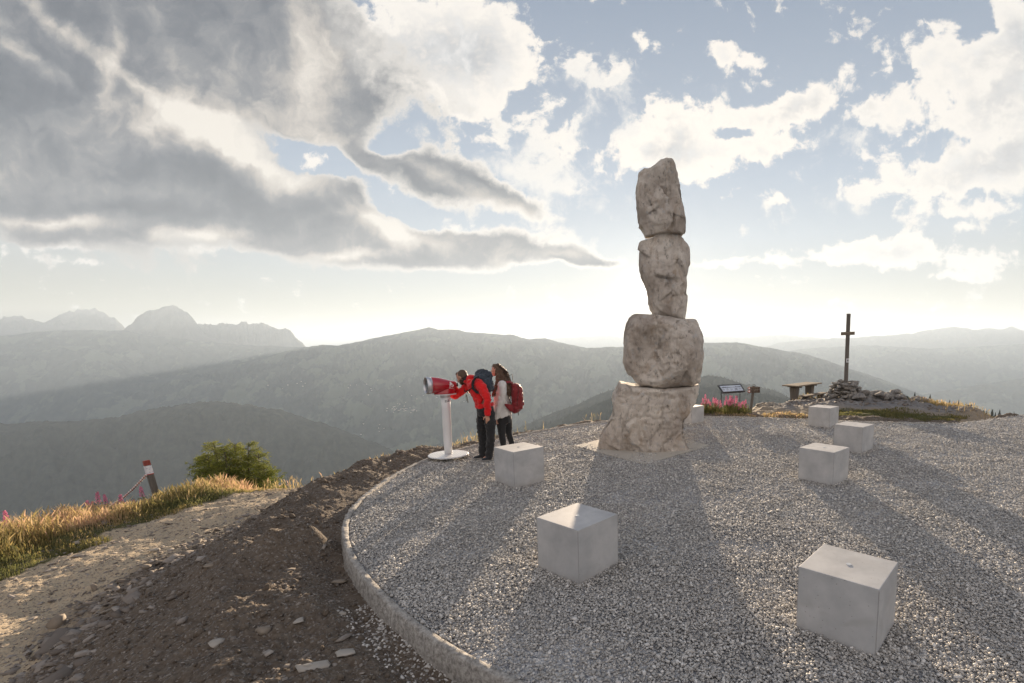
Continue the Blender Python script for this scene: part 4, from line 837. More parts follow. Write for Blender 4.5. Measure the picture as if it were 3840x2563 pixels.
tag(grass('dry_grass', x, y, hg, tone, .0045), 'tall straw-coloured dry grass along the outer edge of the path', 'grass', kind='stuff')
x, y, c_ = band(5000, 1.7, 5.5, -82, -50); keep = (rng.uniform(0, 1, len(x)) < .25+c_*1.2); x, y = x[keep], y[keep]
xa, ya, ca2 = band(500, .7, 1.6, -62, 10); keep = rng.uniform(0, 1, len(xa)) < .25+.8*ca2; xa, ya = xa[keep], ya[keep]
x = np.concatenate([x, xa]); y = np.concatenate([y, ya])
sd_ = np.hypot(x-PCX, y-PCY)-rk(np.degrees(np.arctan2(x-PCX, y-PCY)))
keep = ~((np.degrees(np.arctan2(x-PCX, y-PCY)) < -76) & (sd_ < 5)); x, y = x[keep], y[keep]
tag(grass('edge_grass', x, y, rng.uniform(.12, .38, len(x)), np.clip(rng.normal(.6, .2, len(x)), 0, 1), .004, .6), 'sparse seeding grass along the drop behind the soil bank', 'grass', kind='stuff')
# short turf right of the cube seats and pale grass on the knoll
x, y, c_ = band(16000, 1.1, 3.0, 27, 50); keep = rng.uniform(0, 1, len(x)) < .6+.8*c_; x, y, c_ = x[keep], y[keep], c_[keep]
tag(grass('short_turf', x, y, rng.uniform(.03, .09, len(x)), np.clip(.12+.3*c_+rng.normal(0, .12, len(x)), 0, 1), .006, .1), 'short green turf between the terrace kerb and the rocks', 'grass', kind='stuff')
x, y, c_ = band(5000, 3.2, 6.0, 44, 56); p = [at(2175, 935, 17.0), at(2200, 940, 16.6), at(1835, 905, 23), at(1870, 905, 23), at(1800, 910, 21.5), at(1900, 908, 22)]
xs, ys = [x[:200]], [y[:200]]
for i, q in enumerate(p): k = 1100 if i < 2 else 450; xs.append(rng.normal(q.x, .45, k)); ys.append(rng.normal(q.y, .3, k))
x = np.concatenate(xs); y = np.concatenate(ys)
tag(grass('knoll_grass', x, y, rng.uniform(.08, .30, len(x)), np.clip(rng.normal(.6, .2, len(x)), 0, 1), .006, .4), 'tufts of golden grass on the knoll and at its right-hand end', 'grass', kind='stuff')
x, y, c_ = band(1800, .25, 1.0, 2, 26); keep = c_ > .05; x, y = x[keep], y[keep]
tag(grass('kerb_grass', x, y, rng.uniform(.03, .10, len(x)), np.clip(rng.normal(.7, .2, len(x)), 0, 1), .006, .1), 'withered low grass just outside the far kerb', 'grass', kind='stuff')
# ------------------------------------------------------------------ fireweed plants
PINK = Mat('fireweed_petal', .7, .2); cc = PINK.mix(PINK.noise(20, 3), (.62, .14, .30), (.82, .40, .52)); PINK.col(cc)
trn = PINK.n('ShaderNodeBsdfTranslucent', inp={0: cc}); mx = PINK.n('ShaderNodeMixShader', inp={0: .4, 1: PINK.b.outputs[0], 2: trn.outputs[0]}); PINK.t.links.new(mx.outputs[0], [q for q in PINK.t.nodes if q.type == 'OUTPUT_MATERIAL'][0].inputs['Surface']); PINK = PINK.m
LEAF = Mat('fireweed_leaf', .7, .2); cc = LEAF.mix(LEAF.noise(9, 3), (.07, .11, .03), (.17, .20, .05)); LEAF.col(cc); trn = LEAF.n('ShaderNodeBsdfTranslucent', inp={0: cc}); mx = LEAF.n('ShaderNodeMixShader', inp={0: .35, 1: LEAF.b.outputs[0], 2: trn.outputs[0]}); LEAF.t.links.new(mx.outputs[0], [q for q in LEAF.t.nodes if q.type == 'OUTPUT_MATERIAL'][0].inputs['Surface']); LEAF = LEAF.m
def fireweed(h_, seed):
    rg = random.Random(seed); bm = bmesh.new(); lx = rg.uniform(-.05, .05)
    add_tube(bm, [(0, 0, -.03), (lx*.5, 0, h_*.5), (lx, .01, h_)], [.006, .005, .002], 5)
    for k in range(34):
        z_ = h_*(.08+.60*k/34); a_ = k*2.4+rg.uniform(-.3, .3); l_ = rg.uniform(.05, .10); w_ = .010; cx_ = lx*z_/h_
        d_ = Vector((math.cos(a_), math.sin(a_), .35)); s_ = Vector((-d_.y, d_.x, 0))*w_; b_ = Vector((cx_, 0, z_))
        bm.faces.new([bm.verts.new(p) for p in (b_, b_+d_*l_*.5+s_, b_+d_*l_-Vector((0, 0, .02)), b_+d_*l_*.5-s_)])
    r_ = bm_obj('fireweed', bm, LEAF); bm = bmesh.new()
    for k in range(46):
        t_ = k/46; z_ = h_*(.66+.32*t_); a_ = k*2.4; l_ = (.036-.024*t_)*rg.uniform(.7, 1.2); b_ = Vector((lx*z_/h_, .01*z_/h_, z_))
        d_ = Vector((math.cos(a_), math.sin(a_), rg.uniform(-.2, .5))).normalized(); c_ = b_+d_*l_
        for q in range(2):
            u_ = Vector((rg.uniform(-1, 1), rg.uniform(-1, 1), rg.uniform(-1, 1))).normalized()*.011; w_ = u_.cross(d_).normalized()*.011
            bm.faces.new([bm.verts.new(p) for p in (c_-u_, c_+w_, c_+u_, c_-w_)])
    bm_obj('flower_spike', bm, PINK, r_); return r_
protos = [fireweed(h_, i) for i, h_ in enumerate((.44, .50, .38, .55))]
spots = []
for k in range(72):
    X_ = random.uniform(1607, 1712); d_ = random.uniform(14.75, 16.0); q = at(X_, 930, d_)
    if q.x < 2.5: continue
    spots.append((q.x, q.y, random.uniform(.78, 1.12)*(1.0 if X_ < 1690 else .8), 'pink fireweed plant in the dense bed below the information board', 'fireweed plants in the bed beyond the kerb'))
for X_, Y_, d_, s_ in ((207, 1150, 10.2, 1.0), (212, 1152, 10.3, .9), (238, 1150, 10.6, 1.05), (246, 1150, 10.5, .95), (254, 1152, 10.7, .9), (276, 1145, 10.9, 1.1), (283, 1150, 10.9, .9), (330, 1140, 11.2, 1.1), (40, 1205, 9.2, 1.0), (120, 1180, 9.6, .9), (160, 1172, 9.8, .9), (224, 1150, 10.4, 1.1), (300, 1140, 11.0, 1.0), (6, 1215, 8.7, .95), (12, 1220, 8.6, .8), (24, 1212, 8.9, 1.1), (30, 1218, 8.8, .9), (200, 1165, 10, .85), (262, 1165, 10.4, .8), (545, 1105, 13, .8), (560, 1100, 12.6, .9)):
    q = at(X_, Y_, d_); spots.append((q.x, q.y, s_*1.15, 'pink fireweed plant rising from the dry grass near the leaning marker post' if X_ > 100 and X_ < 400 else ('pink fireweed plant in the grass at the outermost left of the path edge' if X_ < 100 else 'small pink fireweed plant at the foot of the young larch'), 'fireweed plants in the dry grass'))
used = set()
for i, (x, y, s_, lab, grp) in enumerate(spots):
    pr = protos[i % 4]; o = pr if i % 4 not in used else copy_tree(pr); used.add(i % 4)
    o.location = (x, y, tz(x, y)); o.rotation_euler.z = random.uniform(0, 6.28); s_ *= 1.0 if y > 14.2 else 1.12; o.scale = (s_,)*3; tag(o, lab, 'flower', grp)
x = np.array([q[0] for q in spots if q[1] > 14.2]*14)+rng.normal(0, .12, 14*len([q for q in spots if q[1] > 14.2])); y = np.array([q[1] for q in spots if q[1] > 14.2]*14)+rng.normal(0, .1, len(x))
tag(grass('bed_greenery', x, y, rng.uniform(.12, .34, len(x)), np.clip(rng.normal(.12, .14, len(x)), 0, 1), .009, .05), 'green leafy undergrowth filling the fireweed bed', 'undergrowth', kind='stuff')
# ------------------------------------------------------------------ young larch
m = Mat('larch_needles', .7, .2); tn = m.n('ShaderNodeAttribute', attribute_name='tone').outputs['Fac']; cc = m.ramp(tn, [(0, (.04, .07, .02)), (.5, (.13, .165, .035)), (1, (.34, .32, .07))]); m.col(cc)
trn = m.n('ShaderNodeBsdfTranslucent', inp={0: cc}); mx = m.n('ShaderNodeMixShader', inp={0: .35, 1: m.b.outputs[0], 2: trn.outputs[0]}); m.t.links.new(mx.outputs[0], [q for q in m.t.nodes if q.type == 'OUTPUT_MATERIAL'][0].inputs['Surface']); NEED = m.m
BARK = plain('larch_bark', (.07, .055, .04))
LD = 13.6; lb = at(536, 1118, LD); lz = tz(lb.x, lb.y)
lt = empty('young_larch', (lb.x, lb.y, lz), label='bushy young green larch at the edge of the grassy slope', cat='tree')
rg = np.random.default_rng(11); bmt = bmesh.new(); bp, bd, bt = [], [], []
gap = lb.z-lz
def need(p, d_, n_, sp):
    for _ in range(n_): bp.append(p+rg.normal(0, sp, 3)); bd.append(d_+rg.normal(0, .8, 3)); bt.append(np.clip(rg.normal(.45, .25)+.25*(p[2]-gap)/1.3, 0, 1))
for (x0, y0, x1, hh_) in ((-.1, 0, -.42, 1.30+gap), (.25, .1, .45, 1.24+gap), (-.35, .25, -.95, .80+gap), (.5, -.1, 1.0, .62+gap), (.05, -.2, .05, 1.16+gap), (.0, .2, -.02, 1.22+gap), (-.6, .0, -.62, .95+gap), (.65, .1, .7, .92+gap)):
    add_tube(bmt, [(x0, y0, -.1), ((x0*.4+x1*.6), y0, hh_*.5), (x1, y0*1.2, hh_)], [.05, .03, .006], 7)
    nb = 78
    for k in range(nb):
        t = (k+.5)/nb; zb = .05+t*(hh_-.07); bx = x0+(x1-x0)*min(1, t*1.2); L_ = (1.0-t)**.6*.80+.12; L_ *= rg.uniform(.7, 1.15); an = rg.uniform(0, 6.283)
        d_ = np.array([math.cos(an), math.sin(an), rg.uniform(-.15, .75)-.25*(1-t)]); p0_ = np.array([bx, y0, zb]); p1_ = p0_+d_*L_*.6; p2_ = p0_+d_*L_+np.array([0, 0, .10*L_])
        add_tube(bmt, [p0_, p1_, p2_], [.008, .005, .0015], 4, cap=False)
        ns = int(8*L_)+2
        for q in range(ns):
            f = .15+.85*q/ns; c_ = p0_*(1-f)+(p1_ if f < .6 else p2_)*f if 0 else (p0_+(p1_-p0_)*f/.6 if f < .6 else p1_+(p2_-p1_)*(f-.6)/.4)
            sl = .20*(1.1-f)+.05
            for sgn in (-1, 1):
                sd2 = np.array([-d_[1], d_[0], 0])*sgn+d_*.7+rg.normal(0, .5, 3); sd2 /= np.linalg.norm(sd2)
                for w_ in range(6): need(c_+sd2*sl*(w_+.5)/6+np.array([0, 0, -.01*w_]), sd2, 5, .012)
bm_obj('branches', bmt, BARK, lt, True)
bp = np.array(bp); bd = np.array(bd); bd /= np.linalg.norm(bd, axis=1)[:, None]; n_ = len(bp)
sd3 = np.cross(bd, rg.normal(0, 1, (n_, 3))); sd3 /= np.linalg.norm(sd3, axis=1)[:, None]; ln_ = rg.uniform(.025, .05, n_)[:, None]; wd = .0042
V = np.stack([bp-sd3*wd, bp+sd3*wd, bp+bd*ln_], 1).reshape(-1, 3); o = pymesh('needles', V, np.arange(n_*3).reshape(-1, 3), NEED, lt, smooth=False)
q = o.data.attributes.new('tone', 'FLOAT', 'POINT'); q.data.foreach_set('value', np.repeat(bt, 3).astype(np.float32)); print('needles', n_)
# ------------------------------------------------------------------ single stones one can point at
items = [(680, 1428, .10, .03, 'pale weathered flake on the crest of the bank beside the kerb trench'), (500, 1480, .10, .06, 'pale flat stone lying on the soil bank at the bottom of the picture'), (715, 1530, .15, .03, 'long pale slate slab lying on the bank near the bottom edge'), (785, 1500, .12, .02, 'thin white slate flake lying on the bank beside the spilled gravel'), (135, 1432, .15, .13, 'squarish grey stone at the lower rubble line of the path'),
         (776, 1338, .12, .05, 'grey rounded stone half sunk in the soil beside the kerb'), (215, 1347, .07, .08, 'small upright brown stone standing on the path'), (338, 1298, .12, .05, 'flat brown stone lying mid path'), (178, 1185+60, .09, .05, 'small pale stone at the grass edge of the path'),
         (355, 1262, .12, .05, 'pale flat stone lying in a small cluster left of the upper path'), (240, 1200, .14, .04, 'wide flat slab on the path just below the dry grass'), (605, 1450, .09, .05, 'stone partly buried among the sunlit soil of the bank'), (785, 1410, .07, .04, 'bright white stone in the soil by the kerb'), (245, 1398, .16, .03, 'long dark slate lying across the rubble line'), (480, 1300, .13, .04, 'grey slab resting on the bank edge above the path')]
for i, (X_, Y_, s_, h_, lab) in enumerate(items):
    z_ = -.2
    for _ in range(8): q = gnd(X_, Y_, z_); z_ = .5*z_+.5*tz(q.x, q.y)
    light = ('pale' in lab or 'white' in lab)
    mt = [plain('pale_stone', (.33, .30, .265), var=.3, scale=9), plain('brown_stone', (.21, .175, .14), var=.35, scale=9)][0 if light else 1] if i < 2 or i == 3 else (bpy.data.materials['pale_stone'] if light else bpy.data.materials['brown_stone'])
    o = rock_pile('stone', [(0, 0, 0, s_, s_*.62, h_*.6, random.uniform(-.6, .6))], mt, 40+i); o.location = (q.x, q.y, z_+h_*.2); tag(o, lab, 'stone', 'larger stones on the bank and path')
# ------------------------------------------------------------------ villages in the valley
dg = bpy.context.evaluated_depsgraph_get(); dg.update()
HW = plain('far_plaster', (.75, .73, .70)); HR = plain('far_roof', (.20, .13, .11))
def house():
    bm = bmesh.new(); add_box(bm, (16, 12, 9), (0, 0, 4)); o = bm_obj('house', bm, HW); bm = bmesh.new()
    vs = [bm.verts.new(c_) for c_ in ((-9, -7.5, 8.2), (9, -7.5, 8.2), (9, 7.5, 8.2), (-9, 7.5, 8.2), (-9, 0, 12.5), (9, 0, 12.5))]
    for f_ in ((0, 1, 5, 4), (2, 3, 4, 5), (0, 4, 3), (1, 2, 5), (3, 2, 1, 0)): bm.faces.new([vs[i] for i in f_])
    bm_obj('roof', bm, HR, o); return o
hp = house(); first = True
for (Xc, Yc, sx, sy, n_, where) in ((920, 938, 28, 9, 34, 'in the village below the red viewing scope'), (1010, 915, 60, 10, 10, 'scattered on the hazy slope behind the two hikers'), (820, 890, 70, 12, 9, 'scattered on the meadows left of the viewing scope'), (640, 880, 60, 10, 8, 'on the far valley meadows behind the young larch'), (870, 985, 40, 12, 6, 'low on the slope left of the scope post')):
    for k in range(n_):
        d_ = ray(Xc+random.gauss(0, sx*.6), Yc+random.gauss(0, sy*.6)).normalized(); best = None
        for h_ in HILLS:
            ok, loc, nn_, _ = h_.ray_cast(Vector((0, 0, CAMH)), d_)
            if ok and (best is None or loc.y < best.y): best = loc
        if best is None or best.y < 2500: continue
        o = hp if first else copy_tree(hp); first = False
        o.location = best; o.rotation_euler.z = random.uniform(0, 3.1); o.scale = (random.uniform(.7, 1.1),)*3
        tag(o, 'tiny pale far-off house '+where, 'house', 'far houses '+where)
# ------------------------------------------------------------------ people and their packs
def J(x, y, d): return at((1550+x*.30619)*.61172, (1300+y*.30619)*.61172, d)
def ell_ring(bm, c, ax, ay, ra, rb, seg=16): return [bm.verts.new(c+ax*(ra*math.cos(t))+ay*(rb*math.sin(t))) for t in [2*math.pi*k/seg for k in range(seg)]]
def closed_loft(bm, secs, seg=16):                    # secs: (centre, axis a, axis b, ra, rb)
    rings = [ell_ring(bm, *s_, seg=seg) for s_ in secs]
    for a_, b_ in zip(rings, rings[1:]):
        for k in range(seg): bm.faces.new((a_[k], a_[(k+1) % seg], b_[(k+1) % seg], b_[k]))
    bm.faces.new(rings[0][::-1]); bm.faces.new(rings[-1])
def limb(bm, pts, radii, flat=1.0, fdir=None, seg=14):
    """tapering round-ended chain through pts"""
    pts = [Vector(p) for p in pts]; secs = []; n_ = len(pts)
    # resample with a spline so joints bend softly
    P_, R_ = [], []
    for i in range(n_-1):
        a_ = pts[max(i-1, 0)]; b_, c_ = pts[i], pts[i+1]; d_ = pts[min(i+2, n_-1)]
        for q in range(5):
            t = q/5; P_.append(.5*((2*b_)+(c_-a_)*t+(2*a_-5*b_+4*c_-d_)*t*t+(3*b_-a_-3*c_+d_)*t**3)); R_.append(radii[i]*(1-t)+radii[i+1]*t)
    P_.append(pts[-1]); R_.append(radii[-1])
    tan = [(P_[min(i+1, len(P_)-1)]-P_[max(i-1, 0)]).normalized() for i in range(len(P_))]
    ref = fdir or (Vector((0, 1, 0)) if abs(tan[0].y) < .8 else Vector((1, 0, 0)))
    full = []
    for s_ in (.25, .6, .88): full.append((P_[0]-tan[0]*R_[0]*math.sqrt(1-s_*s_)*.9, tan[0], R_[0]*s_))
    full += list(zip(P_, tan, R_))
    for s_ in (.88, .6, .25): full.append((P_[-1]+tan[-1]*R_[-1]*math.sqrt(1-s_*s_)*.9, tan[-1], R_[-1]*s_))
    closed_loft(bm, [(p, (ref-t*ref.dot(t)).normalized(), t.cross(ref).normalized(), r_, r_*flat) for p, t, r_ in full], seg)
def ball(bm, c, r3, rot=None, seg=16):
    M = Matrix.Translation(c) @ (rot.to_4x4() if rot else Matrix.Identity(4)) @ Matrix.Diagonal((*r3, 1)); bmesh.ops.create_uvsphere(bm, u_segments=seg, v_segments=10, radius=1, matrix=M)
def fuse(name, bm, vox, mats, parent, it=2, wrinkle=0.0, wsc=9.0, post=None):
    bmesh.ops.recalc_face_normals(bm, faces=bm.faces)
    me = bpy.data.meshes.new('t'); bm.to_mesh(me); bm.free(); o = bpy.data.objects.new('t', me); COL.objects.link(o)
    md = o.modifiers.new('r', 'REMESH'); md.mode = 'VOXEL'; md.voxel_size = vox
    ms = o.modifiers.new('s', 'SMOOTH'); ms.factor = .5; ms.iterations = it
    ev = o.evaluated_get(bpy.context.evaluated_depsgraph_get()); m2 = bpy.data.meshes.new_from_object(ev); bpy.data.objects.remove(o); bpy.data.meshes.remove(me); m2.name = name
    if wrinkle:
        co = np.empty(len(m2.vertices)*3); m2.vertices.foreach_get('co', co); co = co.reshape(-1, 3); nr = np.empty(len(m2.vertices)*3); m2.vertex_normals.foreach_get('vector', nr); nr = nr.reshape(-1, 3)
        w_ = np.abs(fbmn(co[:, 0]*wsc, co[:, 1]*wsc, co[:, 2]*wsc*1.5, 3, 77)); co += nr*((w_-.3)*wrinkle)[:, None]; m2.vertices.foreach_set('co', co.astype(np.float32).ravel()); m2.update()
    if post: post(m2)
    m2.materials.clear(); return link(name, m2, mats, parent, True)
def cloth(name, c, rough=.85, var=.12, sc=60, bump=.004, sheen=.2):
    m = Mat(name, rough, .2); f = m.noise(sc, 4, .6); g_ = m.noise(7, 3); m.col(m.mix(g_, tuple(v*(1-var) for v in c), tuple(min(1, v*(1+var)) for v in c))); m.bump(m.math('ADD', m.math('MULTIPLY', f, .3), g_), bump, .6); m.set('Sheen Weight', sheen); return m.m
SKIN = Mat('skin', .55, .35); SKIN.col(SKIN.mix(SKIN.noise(30, 3), (.42, .22, .155), (.50, .28, .20))); SKIN.set('Subsurface Weight', .12); SKIN.set('Subsurface Radius', (.02, .008, .004)); SKIN = SKIN.m
JRED = cloth('red_softshell', (.62, .012, .014), .75); TROUS = cloth('dark_trousers', (.022, .022, .024), .8); SHOE = cloth('dark_trainer', (.02, .024, .03), .7); SOLE = plain('shoe_sole', (.24, .23, .22))
DHAIR = plain('brown_hair', (.085, .05, .03), .6, .4, var=.4, scale=60); BEARD = plain('short_beard', (.07, .04, .025), .8, .2, var=.3, scale=80)
WOOL = cloth('cream_fleece', (.60, .58, .56), .95, .06, 90, .006, .4); BAGR = cloth('dark_red_pack', (.20, .018, .022), .5, .15, 30); BAGG = cloth('grey_blue_pack', (.035, .045, .06), .6, .3, 12); STRAP = plain('black_webbing', (.018, .018, .02), .7); EYEW = plain('eye_white', (.6, .58, .55)); IRIS = plain('iris', (.03, .02, .015))
def hand(bm, wrist, dirv, palm_n, spread, scale=1.0, curl=.25, side=1):
    """palm and five fingers; dirv along the fingers, spread across the knuckles (towards the little finger), palm_n out of the palm"""
    d_, s_, n_ = Vector(dirv).normalized(), Vector(spread).normalized(), Vector(palm_n).normalized(); S_ = scale
    w = Vector(wrist); limb(bm, [w-d_*.03*S_, w+d_*.012*S_, w+d_*.05*S_, w+d_*.085*S_], [.024*S_, .028*S_, .036*S_, .037*S_], .45, s_)
    for k, (o_, l_) in enumerate(((-.030, .070), (-.010, .080), (.011, .074), (.030, .058))):
        b_ = w+d_*.085*S_+s_*o_*S_; c1 = curl*(1+.25*k); a_ = b_+(d_*math.cos(c1)+n_*math.sin(c1)+s_*o_*1.5)*l_*.45*S_; c2 = c1*2.2
        e_ = a_+(d_*math.cos(c2)+n_*math.sin(c2)+s_*o_)*l_*.32*S_; c3_ = c1*3; f_ = e_+(d_*math.cos(c3_)+n_*math.sin(c3_))*l_*.25*S_
        limb(bm, [b_-d_*.015*S_, a_, e_, f_], [.0095*S_, .0088*S_, .0078*S_, .0065*S_], 1, None, 10)
    t0 = w+d_*.025*S_-s_*.028*S_; t1 = t0+(d_*.6-s_*.75+n_*.2).normalized()*.038*S_; t2 = t1+(d_*.9-s_*.3+n_*.3).normalized()*.030*S_
    limb(bm, [t0, t1, t2], [.013*S_, .011*S_, .008*S_], 1, None, 10)
def head_parts(bm, c, fwd, up, s=1.0, chin_drop=.0):
    """skull, jaw, nose, brow, ears; c = centre of the skull; returns side axis"""
    f_, u_ = Vector(fwd).normalized(), Vector(up).normalized(); u_ = (u_-f_*u_.dot(f_)).normalized(); r_ = f_.cross(u_)
    Rm = Matrix((f_, r_, u_)).transposed()
    ball(bm, c+u_*.018*s, (.098*s, .077*s, .098*s), Rm); ball(bm, c-u_*.045*s+f_*.026*s, (.068*s, .060*s, .072*s), Rm)
    ball(bm, c-u_*.098*s+f_*.055*s, (.030*s, .030*s, .024*s), Rm); ball(bm, c+f_*.073*s+u_*.012*s, (.022*s, .052*s, .018*s), Rm)
    limb(bm, [c+f_*.088*s+u_*.004*s, c+f_*.104*s-u_*.022*s, c+f_*.113*s-u_*.040*s], [.009*s, .012*s, .014*s], .85, None, 10)
    ball(bm, c+f_*.090*s-u_*.071*s, (.014*s, .024*s, .006*s), Rm); ball(bm, c+f_*.087*s-u_*.083*s, (.013*s, .020*s, .007*s), Rm)
    for sg_ in (-1, 1):
        ball(bm, c+r_*.079*s*sg_-u_*.012*s-f_*.008*s, (.018*s, .008*s, .030*s), Rm); ball(bm, c+f_*.070*s+r_*.036*s*sg_-u_*.028*s, (.022*s, .022*s, .020*s), Rm)
    return f_, r_, u_, Rm
def eyes(root, c, f_, r_, u_, Rm, s=1.0):
    for sg_ in (-1, 1):
        bm = bmesh.new(); e_ = c+f_*.084*s+r_*.033*s*sg_+u_*.001*s; ball(bm, e_, (.009*s, .013*s, .006*s), Rm, 10); o = bm_obj('eye', bm, EYEW, root, True)
        bm = bmesh.new(); ball(bm, e_+f_*.006*s, (.005*s, .006*s, .006*s), Rm, 10); bm_obj('iris', bm, IRIS, o, True)
def shoe(root, heel, toe, ankle, w=.048):
    d_ = (toe-heel); L_ = d_.length; d_ = Vector((d_.x, d_.y, 0)).normalized(); s_ = Vector((-d_.y, d_.x, 0)); zb = heel.z; up = Vector((0, 0, 1))
    bm = bmesh.new(); h0 = Vector((heel.x, heel.y, zb))
    prof_ = [(0.02, .030, .075), (.07, .036, .085), (.13, .040, .075), (.19, .046, .052), (.24, .044, .040), (.275, .032, .030), (.29, .015, .022)]
    k_ = L_/.29; closed_loft(bm, [(h0+d_*a_*k_+up*(.018+h_/2), s_, up, b_*w/.046, h_/2) for a_, b_, h_ in prof_]); limb(bm, [h0+d_*.06*k_+up*.05, ankle], [.042, .042])
    o = fuse('shoe', bm, .008, SHOE, root, 1)
    bm = bmesh.new(); closed_loft(bm, [(h0+d_*a_*k_+up*.012, s_, up, b_*w/.046*1.1, .014) for a_, b_, h_ in [(-.0, .022, 0)]+prof_[:]+[(.30, .010, 0)]]); bm_obj('sole', bm, SOLE, o, True)
# ---- man bending to the eyepiece
foot1 = J(905, 1405, 9.05); gzm = .0
man = empty('person', (J(870, 1400, 9.1).x, 9.12, 0), label='man in red jacket and dark trousers bending forward to look into the red scope', cat='person'); mo = man.location
def M_(x, y, d): return J(x, y, d)-mo
nd_, fd_ = 9.06, 9.22                       # nearer and farther leg
nk_sh, fk_sh = M_(805, 458, 9.05), M_(700, 452, 9.42)
head_c = M_(598, 372, 9.36); fw = (M_(505, 440, 9.40)-M_(598, 388, 9.36)).normalized(); up_ = Vector((.05, 0, 1)); 
hipN, hipF = M_(925, 800, nd_), M_(850, 800, fd_+.02)
ankN = Vector((M_(925, 1330, nd_).x, nd_-mo.y, .09)); ankF = Vector((M_(850, 1310, fd_).x, fd_-mo.y, .09))
kneeN = M_(948, 1060, nd_-.02); kneeF = M_(838, 1060, fd_)
elbN = M_(905, 640, 8.92); wriN = M_(903, 835, 8.96); elbF = M_(502, 612, 9.52); wriF = M_(520, 515, 9.47)
chest = M_(775, 520, 9.23); waist = M_(868, 690, 9.17); neck0 = M_(715, 440, 9.26); neck1 = M_(650, 415, 9.32)
yv = Vector((0, 1, 0))
bm = bmesh.new()
f_, r_, u_, Rm = head_parts(bm, head_c, fw, up_, 1.07); HF = (f_, r_, u_, Rm)
limb(bm, [neck0, neck1, head_c-f_*.03-u_*.03], [.062, .058, .058])
limb(bm, [neck0, chest, waist, (hipN+hipF)/2], [.10, .15, .14, .14], .7, yv)
limb(bm, [neck0+Vector((0, -.03, 0)), nk_sh, elbN, wriN], [.05, .058, .045, .028]); limb(bm, [neck0+Vector((0, .03, 0)), fk_sh, elbF, wriF], [.05, .058, .045, .028])
limb(bm, [hipN, kneeN, ankN], [.085, .058, .040]); limb(bm, [hipF, kneeF, ankF], [.085, .058, .040])
limb(bm, [ankN, ankN+Vector((-.09, -.01, -.04))], [.028, .02]); limb(bm, [ankF, ankF+Vector((-.09, 0, -.04))], [.028, .02])
hand(bm, wriN, (.10, 0, -1), (-.5, .8, 0), (.75, .45, 0.1), 1.08, .16)
hand(bm, wriF, (.10, -.05, 1), (-.6, -.5, 0), (.5, -.8, 0), 1.0, .55)
fuse('body', bm, .0065, SKIN, man, 2)
eyes(man, head_c, f_, r_, u_, Rm, 1.07)
bm = bmesh.new()    # jacket
tdir = (neck0-waist).normalized(); tb = tdir.cross(yv).normalized()
closed_loft(bm, [(M_(872, 752, 9.17), Vector((1, 0, .05)).normalized(), yv, .155, .185), (M_(868, 715, 9.17), (Vector((1, 0, .15))).normalized(), yv, .165, .20), (M_(855, 655, 9.18), tb, yv, .165, .20), (M_(822, 580, 9.2), tb, yv, .160, .205), (M_(780, 505, 9.22), tb, yv, .158, .215), (M_(745, 455, 9.24), tb, yv, .135, .205), (M_(715, 432, 9.26), tb, yv, .095, .13), (M_(680, 420, 9.28), (tb+Vector((.3, 0, -.2))).normalized(), yv, .075, .08)])
limb(bm, [M_(760, 448, 9.14), nk_sh+Vector((0, -.01, 0)), M_(868, 560, 8.95), elbN, M_(908, 740, 8.93), M_(905, 822, 8.95)], [.085, .092, .080, .066, .058, .052])
limb(bm, [M_(735, 448, 9.36), fk_sh, M_(600, 545, 9.5), elbF, M_(503, 560, 9.5), M_(520, 522, 9.48)], [.085, .085, .074, .064, .056, .050])
fuse('jacket', bm, .009, JRED, man, 2, .022, 7)
bm = bmesh.new(); limb(bm, [M_(690, 405, 9.29), M_(655, 415, 9.31)], [.080, .074]); ball(bm, M_(712, 385, 9.30), (.085, .10, .06)); hood = fuse('hood', bm, .009, JRED, man, 2, .01, 12)
bm = bmesh.new(); limb(bm, [M_(672, 404, 9.30), M_(646, 412, 9.32)], [.079, .072]); fuse('collar', bm, .008, STRAP, man, 1)
bm = bmesh.new()
closed_loft(bm, [(M_(882, 740, 9.16), Vector((1, 0, 0)), yv, .145, .175), (M_(885, 800, 9.15), Vector((1, 0, 0)), yv, .150, .18), (M_(886, 850, 9.15), Vector((1, 0, 0)), yv, .13, .165)])
limb(bm, [hipN+Vector((-.01, 0, .03)), M_(940, 930, nd_), kneeN, M_(945, 1200, nd_), ankN+Vector((0, 0, -.035))], [.105, .100, .078, .074, .068]); limb(bm, [hipF+Vector((.0, 0, .03)), M_(838, 930, fd_), kneeF, M_(852, 1200, fd_), ankF+Vector((0, 0, -.03))], [.105, .098, .076, .072, .066])
fuse('trousers', bm, .010, TROUS, man, 2, .022, 9)
def gp(x, y, d): q = J(x, y, d)-mo; q.z = .002; return q
shoe(man, gp(968, 1395, nd_-.02), gp(840, 1408, nd_-.05), ankN); shoe(man, gp(885, 1360, fd_), gp(738, 1376, fd_-.04), ankF)
def hair_cap(name, c, F4, s, parts, mat, root, vox=.007, wr=.008):
    f_, r_, u_, Rm = F4; bm = bmesh.new()
    for (a_, b_, c_, ra, rb, rc) in parts: ball(bm, c+f_*a_*s+r_*b_*s+u_*c_*s, (ra*s, rb*s, rc*s), Rm)
    return fuse(name, bm, vox, mat, root, 1, wr, 45)
hair_cap('hair', head_c, HF, 1.07, [(-.020, 0, .036, .090, .080, .080), (-.036, 0, .0, .070, .078, .078), (.040, 0, .082, .046, .054, .028), (-.012, .066, .0, .032, .016, .045), (-.012, -.066, .0, .032, .016, .045)], DHAIR, man)
hair_cap('beard', head_c, HF, 1.07, [(.052, 0, -.102, .040, .044, .028), (.028, .048, -.072, .038, .018, .042), (.028, -.048, -.072, .038, .018, .042), (.086, 0, -.060, .012, .026, .006), (.070, 0, -.095, .022, .030, .016)], BEARD, man, .006, .004)
